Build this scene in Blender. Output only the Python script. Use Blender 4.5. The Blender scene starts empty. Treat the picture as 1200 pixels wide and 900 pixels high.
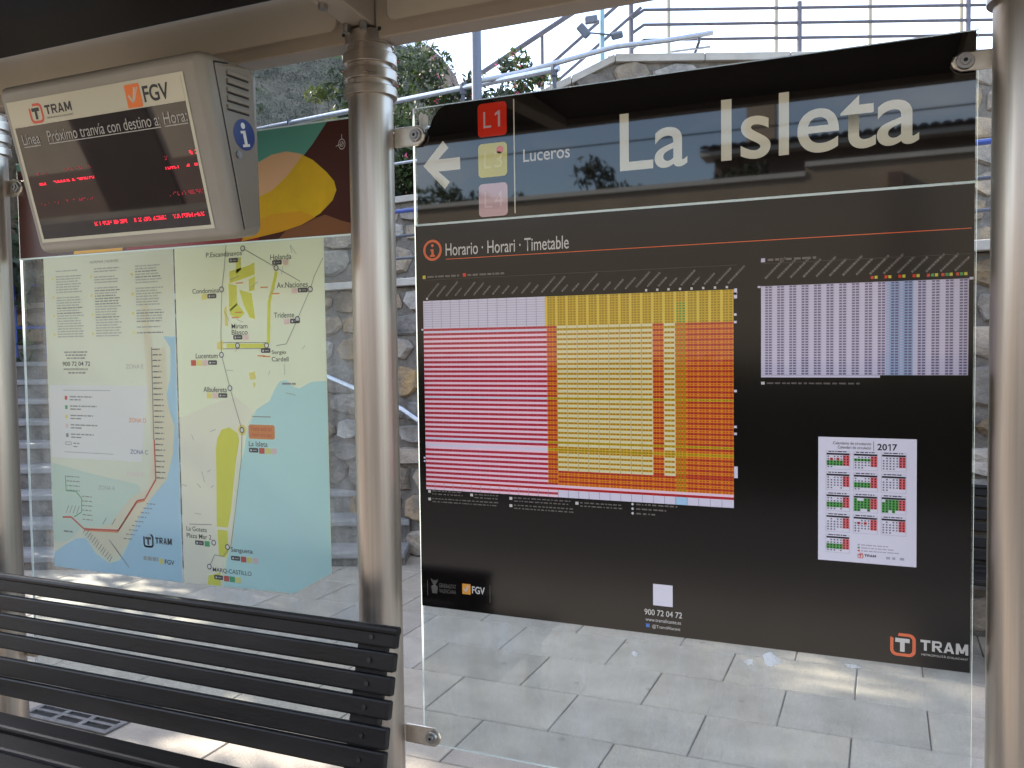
import bpy, bmesh, math, random
from mathutils import Vector, Matrix, noise
R = math.radians
rnd = random.Random(7)
scene = bpy.context.scene
col = scene.collection

# ------------------------------------------------------------------ camera
YAW = R(23.5)
cam = bpy.data.cameras.new("camera"); cam_o = bpy.data.objects.new("camera", cam); col.objects.link(cam_o)
cam.sensor_width = 36; cam.lens = 36 * 1005 / 1200; cam.clip_start = 0.05; cam.clip_end = 3000
CAMP = Vector((0, -2.19, 1.55))
_f = Vector((-math.sin(YAW) * math.cos(R(-2.5)), math.cos(YAW) * math.cos(R(-2.5)), math.sin(R(-2.5))))
_r = _f.cross(Vector((0, 0, 1))).normalized(); _u = _r.cross(_f)
_c, _s = math.cos(R(.75)), math.sin(R(.75))
_r2 = _r * _c - _u * _s; _u2 = _r * _s + _u * _c
cam_o.matrix_world = Matrix(((_r2.x, _u2.x, -_f.x, CAMP.x), (_r2.y, _u2.y, -_f.y, CAMP.y), (_r2.z, _u2.z, -_f.z, CAMP.z), (0, 0, 0, 1)))
scene.camera = cam_o

# ------------------------------------------------------------------ sky, sun, exposure
SUN_AZ = R(-72)      # from +Y, clockwise positive: the sun stands beyond the shelter, to the left
SUN_EL = R(31)
w = bpy.data.worlds.new("World"); scene.world = w; w.use_nodes = True
nt = w.node_tree; nt.nodes.clear()
wo = nt.nodes.new("ShaderNodeOutputWorld"); bg = nt.nodes.new("ShaderNodeBackground")
sky = nt.nodes.new("ShaderNodeTexSky"); sky.sky_type = 'NISHITA'; sky.sun_disc = False
sky.sun_elevation = SUN_EL; sky.sun_rotation = SUN_AZ; sky.air_density = 1.0; sky.dust_density = 1.0; sky.ozone_density = 1.7
bg.inputs[1].default_value = 0.14
tc = nt.nodes.new("ShaderNodeTexCoord"); mp = nt.nodes.new("ShaderNodeMapping"); mp.inputs['Scale'].default_value = (1, 1, 2.6)
nz = nt.nodes.new("ShaderNodeTexNoise"); nz.inputs['Scale'].default_value = 2.3; nz.inputs['Detail'].default_value = 7; nz.inputs['Roughness'].default_value = .58
cr = nt.nodes.new("ShaderNodeValToRGB"); cr.color_ramp.elements[0].position = .48; cr.color_ramp.elements[1].position = .70; cr.color_ramp.elements[0].color = (.06, .06, .06, 1)
cr.color_ramp.elements[1].color = (.62, .62, .62, 1)
mx = nt.nodes.new("ShaderNodeMix"); mx.data_type = 'RGBA'; mx.inputs[7].default_value = (6.9, 6.4, 5.8, 1)
L = nt.links.new
L(tc.outputs['Generated'], mp.inputs[0]); L(mp.outputs[0], nz.inputs[0]); L(nz.outputs['Fac'], cr.inputs[0])
L(cr.outputs[0], mx.inputs[0]); L(sky.outputs[0], mx.inputs[6]); L(mx.outputs[2], bg.inputs[0]); L(bg.outputs[0], wo.inputs[0])
sun = bpy.data.lights.new("sun", 'SUN'); sun.energy = 3.0; sun.angle = R(.55); sun.color = (1, .93, .82)
sun_o = bpy.data.objects.new("sun", sun); col.objects.link(sun_o)
SUND = Vector((math.sin(SUN_AZ) * math.cos(SUN_EL), math.cos(SUN_AZ) * math.cos(SUN_EL), math.sin(SUN_EL)))
sun_o.rotation_euler = SUND.to_track_quat('Z', 'Y').to_euler(); sun_o.location = SUND * 60
scene.view_settings.view_transform = 'Standard'; scene.view_settings.look = 'None'
scene.view_settings.exposure = 2.25; scene.view_settings.gamma = 1
scene.cycles.max_bounces = 8; scene.cycles.transparent_max_bounces = 24; scene.cycles.caustics_reflective = False; scene.cycles.caustics_refractive = False

# ------------------------------------------------------------------ helpers
def S(u, d, z=0):        # metres to the right of and beyond the place where the photographer stood
    return Vector((u * math.cos(YAW) - d * math.sin(YAW), -2.19 + u * math.sin(YAW) + d * math.cos(YAW), z))
OFF = {}
class MB:
    def __init__(s): s.v = []; s.f = []; s.m = []
    def poly(s, pts, mi=0):
        n = len(s.v); s.v += [tuple(p) for p in pts]; s.f.append(tuple(range(n, n + len(pts)))); s.m.append(mi); return s
    def box(s, x0, x1, y0, y1, z0, z1, mi=0):
        n = len(s.v); s.v += [(x0, y0, z0), (x1, y0, z0), (x1, y1, z0), (x0, y1, z0), (x0, y0, z1), (x1, y0, z1), (x1, y1, z1), (x0, y1, z1)]
        for f in ((0, 3, 2, 1), (4, 5, 6, 7), (0, 1, 5, 4), (1, 2, 6, 5), (2, 3, 7, 6), (3, 0, 4, 7)):
            s.f.append(tuple(n + i for i in f)); s.m.append(mi)
        return s
    def obox(s, o, a, b, c, mi=0):     # box with corner o and edge vectors a, b, c
        o, a, b, c = map(Vector, (o, a, b, c)); n = len(s.v)
        if a.cross(b).dot(c) < 0: a, b = b, a
        s.v += [tuple(o), tuple(o + a), tuple(o + a + b), tuple(o + b), tuple(o + c), tuple(o + a + c), tuple(o + a + b + c), tuple(o + b + c)]
        for f in ((0, 3, 2, 1), (4, 5, 6, 7), (0, 1, 5, 4), (1, 2, 6, 5), (2, 3, 7, 6), (3, 0, 4, 7)):
            s.f.append(tuple(n + i for i in f)); s.m.append(mi)
        return s
    def tube(s, pts, r, n=12, mi=0, caps=True):
        pts = [Vector(p) for p in pts]; k = len(pts); rs = r if isinstance(r, (list, tuple)) else [r] * k
        base = len(s.v); up = None
        for i, p in enumerate(pts):
            t = ((pts[min(i + 1, k - 1)] - p).normalized() + (p - pts[max(i - 1, 0)]).normalized()).normalized()
            a = t.orthogonal().normalized() if up is None else (up - t * up.dot(t)).normalized()
            up = a; b = t.cross(a)
            for j in range(n):
                q = 2 * math.pi * j / n; s.v.append(tuple(p + (a * math.cos(q) + b * math.sin(q)) * rs[i]))
        for i in range(k - 1):
            for j in range(n):
                s.f.append((base + i * n + j, base + i * n + (j + 1) % n, base + (i + 1) * n + (j + 1) % n, base + (i + 1) * n + j)); s.m.append(mi)
        if caps:
            s.f.append(tuple(base + j for j in reversed(range(n)))); s.m.append(mi)
            s.f.append(tuple(base + (k - 1) * n + j for j in range(n))); s.m.append(mi)
        return s
    def lathe(s, prof, x, y, n=40, mi=0):      # (r, z) profile about a vertical axis
        base = len(s.v)
        for r, z in prof:
            for j in range(n):
                q = 2 * math.pi * j / n; s.v.append((x + r * math.cos(q), y + r * math.sin(q), z))
        for i in range(len(prof) - 1):
            for j in range(n):
                s.f.append((base + i * n + j, base + i * n + (j + 1) % n, base + (i + 1) * n + (j + 1) % n, base + (i + 1) * n + j)); s.m.append(mi)
        return s
    def prism(s, pts, ext, mi=0):              # planar loop extruded by a vector
        pts = [Vector(p) for p in pts]; e = Vector(ext); k = len(pts); n = len(s.v)
        s.v += [tuple(p) for p in pts] + [tuple(p + e) for p in pts]
        s.f.append(tuple(range(n, n + k))); s.m.append(mi); s.f.append(tuple(reversed(range(n + k, n + 2 * k)))); s.m.append(mi)
        for i in range(k):
            j = (i + 1) % k; s.f.append((n + i, n + k + i, n + k + j, n + j)); s.m.append(mi)
        return s
    # flat print on a plane facing -Y
    def q(s, x0, x1, z0, z1, y, mi=0): return s.poly([(x0, y, z0), (x1, y, z0), (x1, y, z1), (x0, y, z1)], mi)
    def line(s, pts, wd, y, mi=0):
        for a, b in zip(pts, pts[1:]):
            dx, dz = b[0] - a[0], b[1] - a[1]; l = math.hypot(dx, dz) or 1; nx, nz_ = -dz / l * wd / 2, dx / l * wd / 2
            s.poly([(a[0] - nx, y, a[1] - nz_), (b[0] - nx, y, b[1] - nz_), (b[0] + nx, y, b[1] + nz_), (a[0] + nx, y, a[1] + nz_)], mi)
        return s
    def pz(s, pts, y, mi=0): return s.poly([(x, y, z) for x, z in pts], mi)
    def disc(s, x, z, r, y, mi=0, n=20): return s.pz([(x + r * math.cos(2 * math.pi * i / n), z + r * math.sin(2 * math.pi * i / n)) for i in range(n)], y, mi)
    def ring(s, lo, li, y, mi=0):
        for i in range(len(lo)):
            j = (i + 1) % len(lo); s.pz([lo[i], lo[j], li[j], li[i]], y, mi)
        return s
    def build(s, name, mats, parent=None, smooth=False, bevel=0, kind=None, recalc=False):
        off = OFF.get(parent, Vector((0, 0, 0)))
        me = bpy.data.meshes.new(name)
        me.from_pydata([(v[0] - off.x, v[1] - off.y, v[2] - off.z) for v in s.v], [], s.f)
        if not isinstance(mats, (list, tuple)): mats = [mats]
        for m in mats: me.materials.append(m)
        for p, m in zip(me.polygons, s.m): p.material_index = m
        if recalc:
            b = bmesh.new(); b.from_mesh(me); bmesh.ops.recalc_face_normals(b, faces=b.faces); b.to_mesh(me); b.free()
        if smooth:
            me.polygons.foreach_set('use_smooth', [True] * len(me.polygons)); me.set_sharp_from_angle(angle=R(28))
        me.update()
        o = bpy.data.objects.new(name, me); col.objects.link(o)
        if parent: o.parent = parent; OFF[o] = off
        if kind: o['kind'] = kind
        if bevel:
            b = o.modifiers.new('bevel', 'BEVEL'); b.width = bevel; b.segments = 2; b.limit_method = 'ANGLE'; b.angle_limit = R(40)
        return o
def rr(x0, x1, z0, z1, r, n=5):
    out = []
    for cx, cz, a in ((x1 - r, z0 + r, -90), (x1 - r, z1 - r, 0), (x0 + r, z1 - r, 90), (x0 + r, z0 + r, 180)):
        for i in range(n + 1):
            q = R(a + 90 * i / n); out.append((cx + r * math.cos(q), cz + r * math.sin(q)))
    return out
def tag(o, label, cat, group=None):
    o['label'] = label; o['category'] = cat
    if group: o['group'] = group
    return o
def thing(name, label, cat, loc=(0, 0, 0), group=None, local=False):
    o = bpy.data.objects.new(name, None); col.objects.link(o); o.location = loc; o.empty_display_size = .2
    OFF[o] = Vector((0, 0, 0)) if local else Vector(loc)
    return tag(o, label, cat, group)
def place(name, me, loc, parent, rot=None):     # a piece that shares its mesh
    o = bpy.data.objects.new(name, me); col.objects.link(o); o.parent = parent
    o.location = Vector(loc) - OFF.get(parent, Vector((0, 0, 0)))
    if rot: o.rotation_euler = rot
    return o

# ------------------------------------------------------------------ materials
def srgb(r, g, b):
    f = lambda c: (c / 255 / 12.92) if c / 255 <= .04045 else ((c / 255 + .055) / 1.055) ** 2.4
    return (f(r), f(g), f(b))
def mat(name, c, rough=.5, metal=0, var=0, scale=6, detail=5, bump=0, bscale=60, ior=1.5, rand=0, rvar=0, trans=0, emit=0, stretch=None, c2=None, coat=0, aniso=0, spots=0):
    m = bpy.data.materials.new(name); m.use_nodes = True; t = m.node_tree; b = t.nodes['Principled BSDF']
    b.inputs['Roughness'].default_value = rough; b.inputs['Metallic'].default_value = metal; b.inputs['IOR'].default_value = ior
    b.inputs['Coat Weight'].default_value = coat; b.inputs['Anisotropic'].default_value = aniso
    b.inputs['Base Color'].default_value = (*c, 1)
    if emit: b.inputs['Emission Color'].default_value = (*c, 1); b.inputs['Emission Strength'].default_value = emit
    src = None
    if var or bump or c2 or rvar:
        tx = t.nodes.new("ShaderNodeTexCoord"); mpn = t.nodes.new("ShaderNodeMapping"); t.links.new(tx.outputs['Object'], mpn.inputs[0])
        if stretch: mpn.inputs['Scale'].default_value = stretch
        if rand:
            oi = t.nodes.new("ShaderNodeObjectInfo"); mu = t.nodes.new("ShaderNodeMath"); mu.operation = 'MULTIPLY'; mu.inputs[1].default_value = 37
            t.links.new(oi.outputs['Random'], mu.inputs[0]); cb = t.nodes.new("ShaderNodeCombineXYZ")
            for i in range(3): t.links.new(mu.outputs[0], cb.inputs[i])
            t.links.new(cb.outputs[0], mpn.inputs['Location'])
    if var or c2:
        n = t.nodes.new("ShaderNodeTexNoise"); n.inputs['Scale'].default_value = scale; n.inputs['Detail'].default_value = detail; n.inputs['Roughness'].default_value = .6
        t.links.new(mpn.outputs[0], n.inputs['Vector'])
        rmp = t.nodes.new("ShaderNodeValToRGB"); e = rmp.color_ramp.elements; e[0].position = .32; e[1].position = .7
        a = c2 if c2 else tuple(x * (1 - var) for x in c); z = c if c2 else tuple(min(1, x * (1 + var)) for x in c)
        e[0].color = (*a, 1); e[1].color = (*z, 1); t.links.new(n.outputs['Fac'], rmp.inputs[0]); src = rmp.outputs[0]
    if rand:
        if src is None:
            rg = t.nodes.new("ShaderNodeRGB"); rg.outputs[0].default_value = (*c, 1); src = rg.outputs[0]
        oi2 = t.nodes.new("ShaderNodeObjectInfo"); hs = t.nodes.new("ShaderNodeHueSaturation")
        mr = t.nodes.new("ShaderNodeMapRange"); mr.inputs['To Min'].default_value = 1 - rand; mr.inputs['To Max'].default_value = 1 + rand
        t.links.new(oi2.outputs['Random'], mr.inputs[0]); t.links.new(mr.outputs[0], hs.inputs['Value'])
        m2 = t.nodes.new("ShaderNodeMath"); m2.operation = 'MULTIPLY'; m2.inputs[1].default_value = 7.31; t.links.new(oi2.outputs['Random'], m2.inputs[0])
        fr = t.nodes.new("ShaderNodeMath"); fr.operation = 'FRACT'; t.links.new(m2.outputs[0], fr.inputs[0])
        ms = t.nodes.new("ShaderNodeMapRange"); ms.inputs['To Min'].default_value = max(.3, 1 - rand * 1.6); ms.inputs['To Max'].default_value = 1 + rand * 1.3
        t.links.new(fr.outputs[0], ms.inputs[0]); t.links.new(ms.outputs[0], hs.inputs['Saturation'])
        t.links.new(src, hs.inputs['Color']); src = hs.outputs[0]
    if spots:
        vo = t.nodes.new("ShaderNodeTexVoronoi"); vo.inputs['Scale'].default_value = spots; t.links.new(mpn.outputs[0], vo.inputs['Vector'])
        n5 = t.nodes.new("ShaderNodeTexNoise"); n5.inputs['Scale'].default_value = spots * 4; t.links.new(mpn.outputs[0], n5.inputs['Vector'])
        ad = t.nodes.new("ShaderNodeMath"); ad.operation = 'MULTIPLY_ADD'; ad.inputs[1].default_value = .16; t.links.new(n5.outputs['Fac'], ad.inputs[0]); t.links.new(vo.outputs['Distance'], ad.inputs[2])
        mr5 = t.nodes.new("ShaderNodeMapRange"); mr5.inputs['From Min'].default_value = .13; mr5.inputs['From Max'].default_value = .20; mr5.inputs['To Min'].default_value = .62; t.links.new(ad.outputs[0], mr5.inputs[0])
        sep = t.nodes.new("ShaderNodeSeparateColor"); t.links.new(vo.outputs['Color'], sep.inputs[0])
        gt = t.nodes.new("ShaderNodeMath"); gt.operation = 'GREATER_THAN'; gt.inputs[1].default_value = .45; t.links.new(sep.outputs[0], gt.inputs[0])
        mxm = t.nodes.new("ShaderNodeMath"); mxm.operation = 'MAXIMUM'; t.links.new(mr5.outputs[0], mxm.inputs[0]); t.links.new(gt.outputs[0], mxm.inputs[1])
        n6 = t.nodes.new("ShaderNodeTexNoise"); n6.inputs['Scale'].default_value = 220; n6.inputs['Detail'].default_value = 2; t.links.new(mpn.outputs[0], n6.inputs['Vector'])
        mr6 = t.nodes.new("ShaderNodeMapRange"); mr6.inputs['From Min'].default_value = .35; mr6.inputs['From Max'].default_value = .65; mr6.inputs['To Min'].default_value = .86; mr6.inputs['To Max'].default_value = 1.1; t.links.new(n6.outputs['Fac'], mr6.inputs[0])
        mm = t.nodes.new("ShaderNodeMath"); mm.operation = 'MULTIPLY'; t.links.new(mxm.outputs[0], mm.inputs[0]); t.links.new(mr6.outputs[0], mm.inputs[1])
        hv = t.nodes.new("ShaderNodeHueSaturation"); t.links.new(mm.outputs[0], hv.inputs['Value']); t.links.new(src, hv.inputs['Color']); src = hv.outputs[0]
    if src is not None: t.links.new(src, b.inputs['Base Color'])
    if rvar:
        n3 = t.nodes.new("ShaderNodeTexNoise"); n3.inputs['Scale'].default_value = scale * .7; n3.inputs['Detail'].default_value = 6; t.links.new(mpn.outputs[0], n3.inputs['Vector'])
        m3 = t.nodes.new("ShaderNodeMapRange"); m3.inputs['From Min'].default_value = .3; m3.inputs['From Max'].default_value = .7
        m3.inputs['To Min'].default_value = max(0, rough - rvar); m3.inputs['To Max'].default_value = rough + rvar
        t.links.new(n3.outputs['Fac'], m3.inputs[0]); t.links.new(m3.outputs[0], b.inputs['Roughness'])
    if bump:
        n2 = t.nodes.new("ShaderNodeTexNoise"); n2.inputs['Scale'].default_value = bscale; n2.inputs['Detail'].default_value = 6; t.links.new(mpn.outputs[0], n2.inputs['Vector'])
        bp = t.nodes.new("ShaderNodeBump"); bp.inputs['Strength'].default_value = bump; bp.inputs['Distance'].default_value = .02
        t.links.new(n2.outputs['Fac'], bp.inputs['Height']); t.links.new(bp.outputs[0], b.inputs['Normal'])
    if trans:
        tr = t.nodes.new("ShaderNodeBsdfTranslucent"); tr.inputs[0].default_value = (*c, 1)
        if src is not None: t.links.new(src, tr.inputs[0])
        mxs = t.nodes.new("ShaderNodeMixShader"); mxs.inputs[0].default_value = trans
        t.links.new(b.outputs[0], mxs.inputs[1]); t.links.new(tr.outputs[0], mxs.inputs[2]); t.links.new(mxs.outputs[0], t.nodes['Material Output'].inputs[0])
    return m
def glass_mat(name, tint, ior=1.45, dirt=.085):
    m = bpy.data.materials.new(name); m.use_nodes = True; t = m.node_tree; t.nodes.clear(); o = t.nodes.new("ShaderNodeOutputMaterial")
    tr = t.nodes.new("ShaderNodeBsdfTransparent"); tr.inputs[0].default_value = (*tint, 1)
    gl = t.nodes.new("ShaderNodeBsdfGlossy"); gl.inputs['Roughness'].default_value = .01
    fr = t.nodes.new("ShaderNodeFresnel"); ge = t.nodes.new("ShaderNodeNewGeometry")     # a parallel pane: both faces reflect like the outer one
    im = t.nodes.new("ShaderNodeMapRange"); im.inputs['To Min'].default_value = ior; im.inputs['To Max'].default_value = 1 / ior; t.links.new(ge.outputs['Backfacing'], im.inputs[0]); t.links.new(im.outputs[0], fr.inputs[0])
    mxs = t.nodes.new("ShaderNodeMixShader"); t.links.new(fr.outputs[0], mxs.inputs[0]); t.links.new(tr.outputs[0], mxs.inputs[1]); t.links.new(gl.outputs[0], mxs.inputs[2])
    df = t.nodes.new("ShaderNodeBsdfDiffuse"); df.inputs[0].default_value = (.75, .78, .8, 1)
    tx = t.nodes.new("ShaderNodeTexCoord"); mpn = t.nodes.new("ShaderNodeMapping"); mpn.inputs['Scale'].default_value = (3, 1, 1.2); t.links.new(tx.outputs['Object'], mpn.inputs[0])
    n = t.nodes.new("ShaderNodeTexNoise"); n.inputs['Scale'].default_value = 4; n.inputs['Detail'].default_value = 9; n.inputs['Roughness'].default_value = .7; t.links.new(mpn.outputs[0], n.inputs['Vector'])
    mr = t.nodes.new("ShaderNodeMapRange"); mr.inputs['From Min'].default_value = .42; mr.inputs['From Max'].default_value = .85; mr.inputs['To Max'].default_value = dirt * 3; mr.inputs['To Min'].default_value = dirt * .25
    t.links.new(n.outputs['Fac'], mr.inputs[0])
    mx2 = t.nodes.new("ShaderNodeMixShader"); t.links.new(mr.outputs[0], mx2.inputs[0]); t.links.new(mxs.outputs[0], mx2.inputs[1]); t.links.new(df.outputs[0], mx2.inputs[2]); t.links.new(mx2.outputs[0], o.inputs[0])
    return m
M = {}
M['steel'] = mat('brushed_steel', (.46, .405, .355), .38, 1, var=.14, scale=60, detail=6, bump=.02, bscale=420, stretch=(1, 1, .012), rvar=.09, aniso=.4)
M['steel_ring'] = mat('ring_steel', (.46, .40, .345), .32, 1, var=.08, scale=12, stretch=(1, 1, 5), rvar=.06)
M['galv'] = mat('galvanised_steel', (.46, .48, .50), .38, 1, var=.15, scale=30)
M['bracket'] = mat('bracket_steel', (.62, .56, .48), .32, 1, var=.08, scale=40)
M['beam'] = mat('painted_beam', srgb(158, 146, 132), .42, 0, var=.06, scale=4, bump=.02, bscale=90, rvar=.08)
M['beam_panel'] = mat('beam_inset', srgb(188, 178, 162), .45, 0, var=.05, scale=3)
M['roof'] = mat('smoked_roof', (.005, .006, .010), .35, 0, var=.2, scale=3, ior=1.25)
M['bench'] = mat('bench_paint', (.0085, .0072, .0070), .46, 0, ior=1.36, var=.55, scale=14, bump=.05, bscale=140, rvar=.1, stretch=(.25, 1, 1))
M['bolt'] = mat('bolt_steel', (.35, .34, .33), .35, 1)
M['darkbolt'] = mat('dark_bolt', (.05, .05, .055), .4, .8)
M['glass'] = glass_mat('pane_glass', (.95, .975, .96))
M['glass_edge'] = mat('glass_edge', (.86, .92, .88), .2, 0, trans=.5)
GL = dict(rough=.035, ior=1.62)
def ink(name, r, g, b, **k): return mat(name, srgb(r, g, b), **{**GL, **k})
M['film'] = mat('dark_film', (.0075, .0062, .0058), .025, 0, ior=1.62)
M['film2'] = mat('dark_timetable_film', (.0065, .0052, .0048), .14, 0, ior=1.5)
M['ink_white'] = ink('ink_white', 214, 208, 186); M['ink_white2'] = ink('ink_white_small', 205, 200, 192)
M['ink_grey'] = ink('ink_grey', 105, 98, 92); M['ink_dim'] = ink('ink_dim', 70, 62, 58)
M['ink_red'] = ink('ink_red', 214, 52, 34); M['ink_yel'] = ink('ink_yellow', 206, 192, 60); M['ink_pink'] = ink('ink_pink', 205, 170, 172)
M['ink_or'] = ink('ink_orange', 226, 98, 50); M['ink_blk'] = ink('ink_black', 28, 26, 26); M['ink_blue'] = ink('ink_blue', 50, 110, 190)
M['ink_ltor'] = ink('ink_light_orange', 232, 160, 70)
TT = [ink('tt_white', 220, 212, 226), ink('tt_crimson', 206, 66, 90), ink('tt_pink', 244, 206, 218), ink('tt_yellow', 214, 174, 46), ink('tt_cream', 228, 216, 168),
      ink('tt_orange', 226, 150, 48), ink('tt_redorange', 212, 84, 42), ink('tt_red', 206, 42, 44), ink('tt_blue', 170, 205, 230), ink('tt_line', 150, 142, 156),
      ink('tt_olive', 164, 136, 36), ink('tt_darkred', 160, 52, 52), ink('tt_lilac', 200, 190, 208), ink('tt_lilac2', 212, 203, 218), ink('tt_violet', 112, 102, 128), ink('tt_slate', 160, 176, 202), ink('tt_green', 60, 150, 70), ink('tt_ochre', 178, 120, 40), ink('tt_lightyellow', 228, 194, 74)]
M['paper'] = ink('paper_white', 226, 220, 230, rough=.2); M['cal_red'] = ink('cal_red', 226, 92, 96, rough=.2); M['cal_green'] = ink('cal_green', 78, 158, 70, rough=.2)
M['cal_dark'] = ink('cal_dark', 44, 42, 50, rough=.2); M['cal_grey'] = ink('cal_grey', 170, 166, 178, rough=.2)
def mp_(name, r, g, b): return mat(name, srgb(*(int(c * .70 + 248 * .30) for c in (r, g, b))), .3, 0, trans=.45, ior=1.45)
MAPM = [mp_('map_land', 222, 226, 196), mp_('map_sea', 184, 228, 232), mp_('map_yellow', 226, 226, 62), mp_('map_cream', 240, 236, 214), mp_('map_grey', 130, 128, 122),
        mp_('map_dark', 44, 40, 40), mp_('map_orange', 232, 130, 58), mp_('map_red', 206, 66, 48), mp_('map_green', 60, 158, 92), mp_('map_lightyellow', 238, 224, 110),
        mp_('map_pink', 236, 202, 196), mp_('map_seablue', 176, 218, 238), mp_('map_palegreen', 206, 228, 208), mp_('map_sand', 232, 224, 190), mp_('map_white', 240, 240, 236), mp_('map_navy', 60, 66, 130), mp_('map_midgrey', 166, 168, 158)]
ART = [mat('art_maroon', srgb(88, 52, 48), .3, trans=.1), mat('art_teal', srgb(112, 190, 172), .3, trans=.15), mat('art_peach', srgb(250, 205, 158), .3, trans=.15), mat('art_ochre', srgb(248, 204, 52), .3, trans=.15, var=.08, scale=9),
       mat('art_brown', srgb(150, 104, 74), .3, trans=.1), mat('art_red', srgb(160, 52, 58), .3, trans=.1), mat('art_orange', srgb(240, 182, 54), .3, trans=.1), mat('art_white', srgb(238, 236, 228), .3, trans=.3)]
M['disp'] = mat('display_housing', srgb(142, 134, 122), .45, 0, var=.05, scale=7, bump=.02, bscale=260, rvar=.06)
M['disp_side'] = mat('display_side', srgb(132, 124, 112), .45, 0, var=.05, scale=7)
M['seam'] = mat('dark_gap', (.012, .012, .012), .7)
M['screen'] = mat('dark_screen', (.010, .006, .007), .03, 0, ior=1.85)
M['led'] = mat('red_led', (1.0, .02, .05), .4, emit=.30)
M['led_dim'] = mat('dim_led', (.55, .02, .05), .4, emit=.02)
M['strip'] = mat('display_strip', srgb(196, 190, 168), .12, 0, ior=1.5)
M['slab'] = mat('paver', srgb(162, 152, 139), .66, 0, var=.17, scale=5, detail=12, bump=.22, bscale=120, rand=.07, rvar=.12, spots=5.5)
M['joint'] = mat('joint_sand', (.17, .155, .14), .9, 0, var=.3, scale=40, bump=.4, bscale=120)
M['ground'] = mat('earth', (.17, .15, .12), .95, 0, var=.35, scale=.6, bump=.5, bscale=8)
M['asphalt'] = mat('ballast', (.10, .092, .085), .9, 0, var=.4, scale=30, bump=.8, bscale=60)
M['stone'] = mat('wall_stone', (.34, .265, .185), .88, 0, c2=(.15, .13, .115), scale=6, detail=12, bump=1, bscale=26, rand=.45)
M['mortar'] = mat('mortar', (.17, .15, .13), .95, 0, var=.25, scale=18, bump=.6, bscale=60)
M['cap'] = mat('cap_stone', srgb(168, 162, 154), .75, 0, var=.12, scale=6, bump=.2, bscale=60)
M['step'] = mat('step_stone', (.16, .14, .12), .9, 0, var=.4, scale=9, detail=9, bump=.6, bscale=45, rand=.12)
M['tread'] = mat('tread_stone', (.25, .24, .235), .7, 0, var=.2, scale=8, bump=.3, bscale=70, rand=.06)
M['rail'] = mat('rail_steel', (.42, .46, .52), .35, .9, var=.12, scale=20)
M['raildark'] = mat('rail_dark', (.07, .075, .095), .5, .3, var=.2, scale=9)
M['railblue'] = mat('rail_blue', (.03, .06, .24), .45, 0, var=.2, scale=9)
M['railpaint'] = mat('rail_grey_paint', (.105, .10, .125), .5, .3, var=.2, scale=9)
M['postgrey'] = mat('post_grey', (.11, .125, .165), .5, .2, var=.12, scale=5)
M['pale'] = mat('pale_pole', (.30, .27, .21), .6, 0, var=.08, scale=4)
M['paleblue'] = mat('pale_blue_pole', (.22, .36, .44), .6, 0, var=.08, scale=4)
M['leaf'] = mat('leaf_green', (.085, .125, .035), .6, 0, trans=.3, c2=(.04, .065, .022), scale=1.3)
M['leaf2'] = mat('leaf_light', (.16, .18, .05), .6, 0, trans=.35, c2=(.09, .12, .035), scale=1.3)
M['leafdark'] = mat('leaf_dark', (.045, .062, .028), .65, 0, trans=.25, c2=(.022, .034, .018), scale=1.1)
M['pink'] = mat('oleander_pink', (.62, .10, .22), .6, 0, trans=.3)
M['bark'] = mat('bark', (.10, .075, .05), .9, 0, var=.4, scale=14, bump=.6, bscale=40)
M['hill'] = mat('hill_scrub', (.13, .115, .09), .95, 0, c2=(.05, .055, .035), scale=.9, detail=14, bump=1, bscale=3)
M['rock'] = mat('hill_rock', (.22, .14, .10), .95, 0, c2=(.08, .062, .055), scale=.5, detail=10, bump=1, bscale=1.0)
M['plaster'] = mat('tan_plaster', (.46, .37, .27), .9, 0, var=.12, scale=1.4, bump=.2, bscale=30)
M['plaster2'] = mat('brown_plaster', (.22, .15, .115), .9, 0, var=.12, scale=1.4)
M['tile'] = mat('roof_tile', (.24, .125, .075), .85, 0, var=.25, scale=5, rand=.18)
M['whitetrim'] = mat('white_trim', (.72, .70, .64), .7, 0, var=.06, scale=4)
M['grate'] = mat('cast_grate', (.20, .19, .185), .55, .6, var=.3, scale=16, bump=.2, bscale=80)
M['pit'] = mat('dark_pit', (.012, .011, .010), .9)
M['winglass'] = mat('window_dark', (.02, .022, .025), .1)
M['infoblue'] = mat('info_blue', srgb(30, 52, 116), .3)
M['dispwhite'] = mat('display_white', srgb(170, 166, 158), .2); M['white'] = mat('white_print', srgb(226, 224, 218), .35)
M['black'] = mat('black_print', srgb(38, 36, 36), .35)
M['orange'] = mat('orange_print', srgb(226, 112, 36), .35)
M['redor'] = mat('red_orange_print', srgb(206, 82, 56), .35)
M['gatewood'] = mat('gate_wood', (.045, .03, .024), .6, var=.2, scale=4); M['wire'] = mat('wire_black', (.02, .02, .02), .6)

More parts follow.
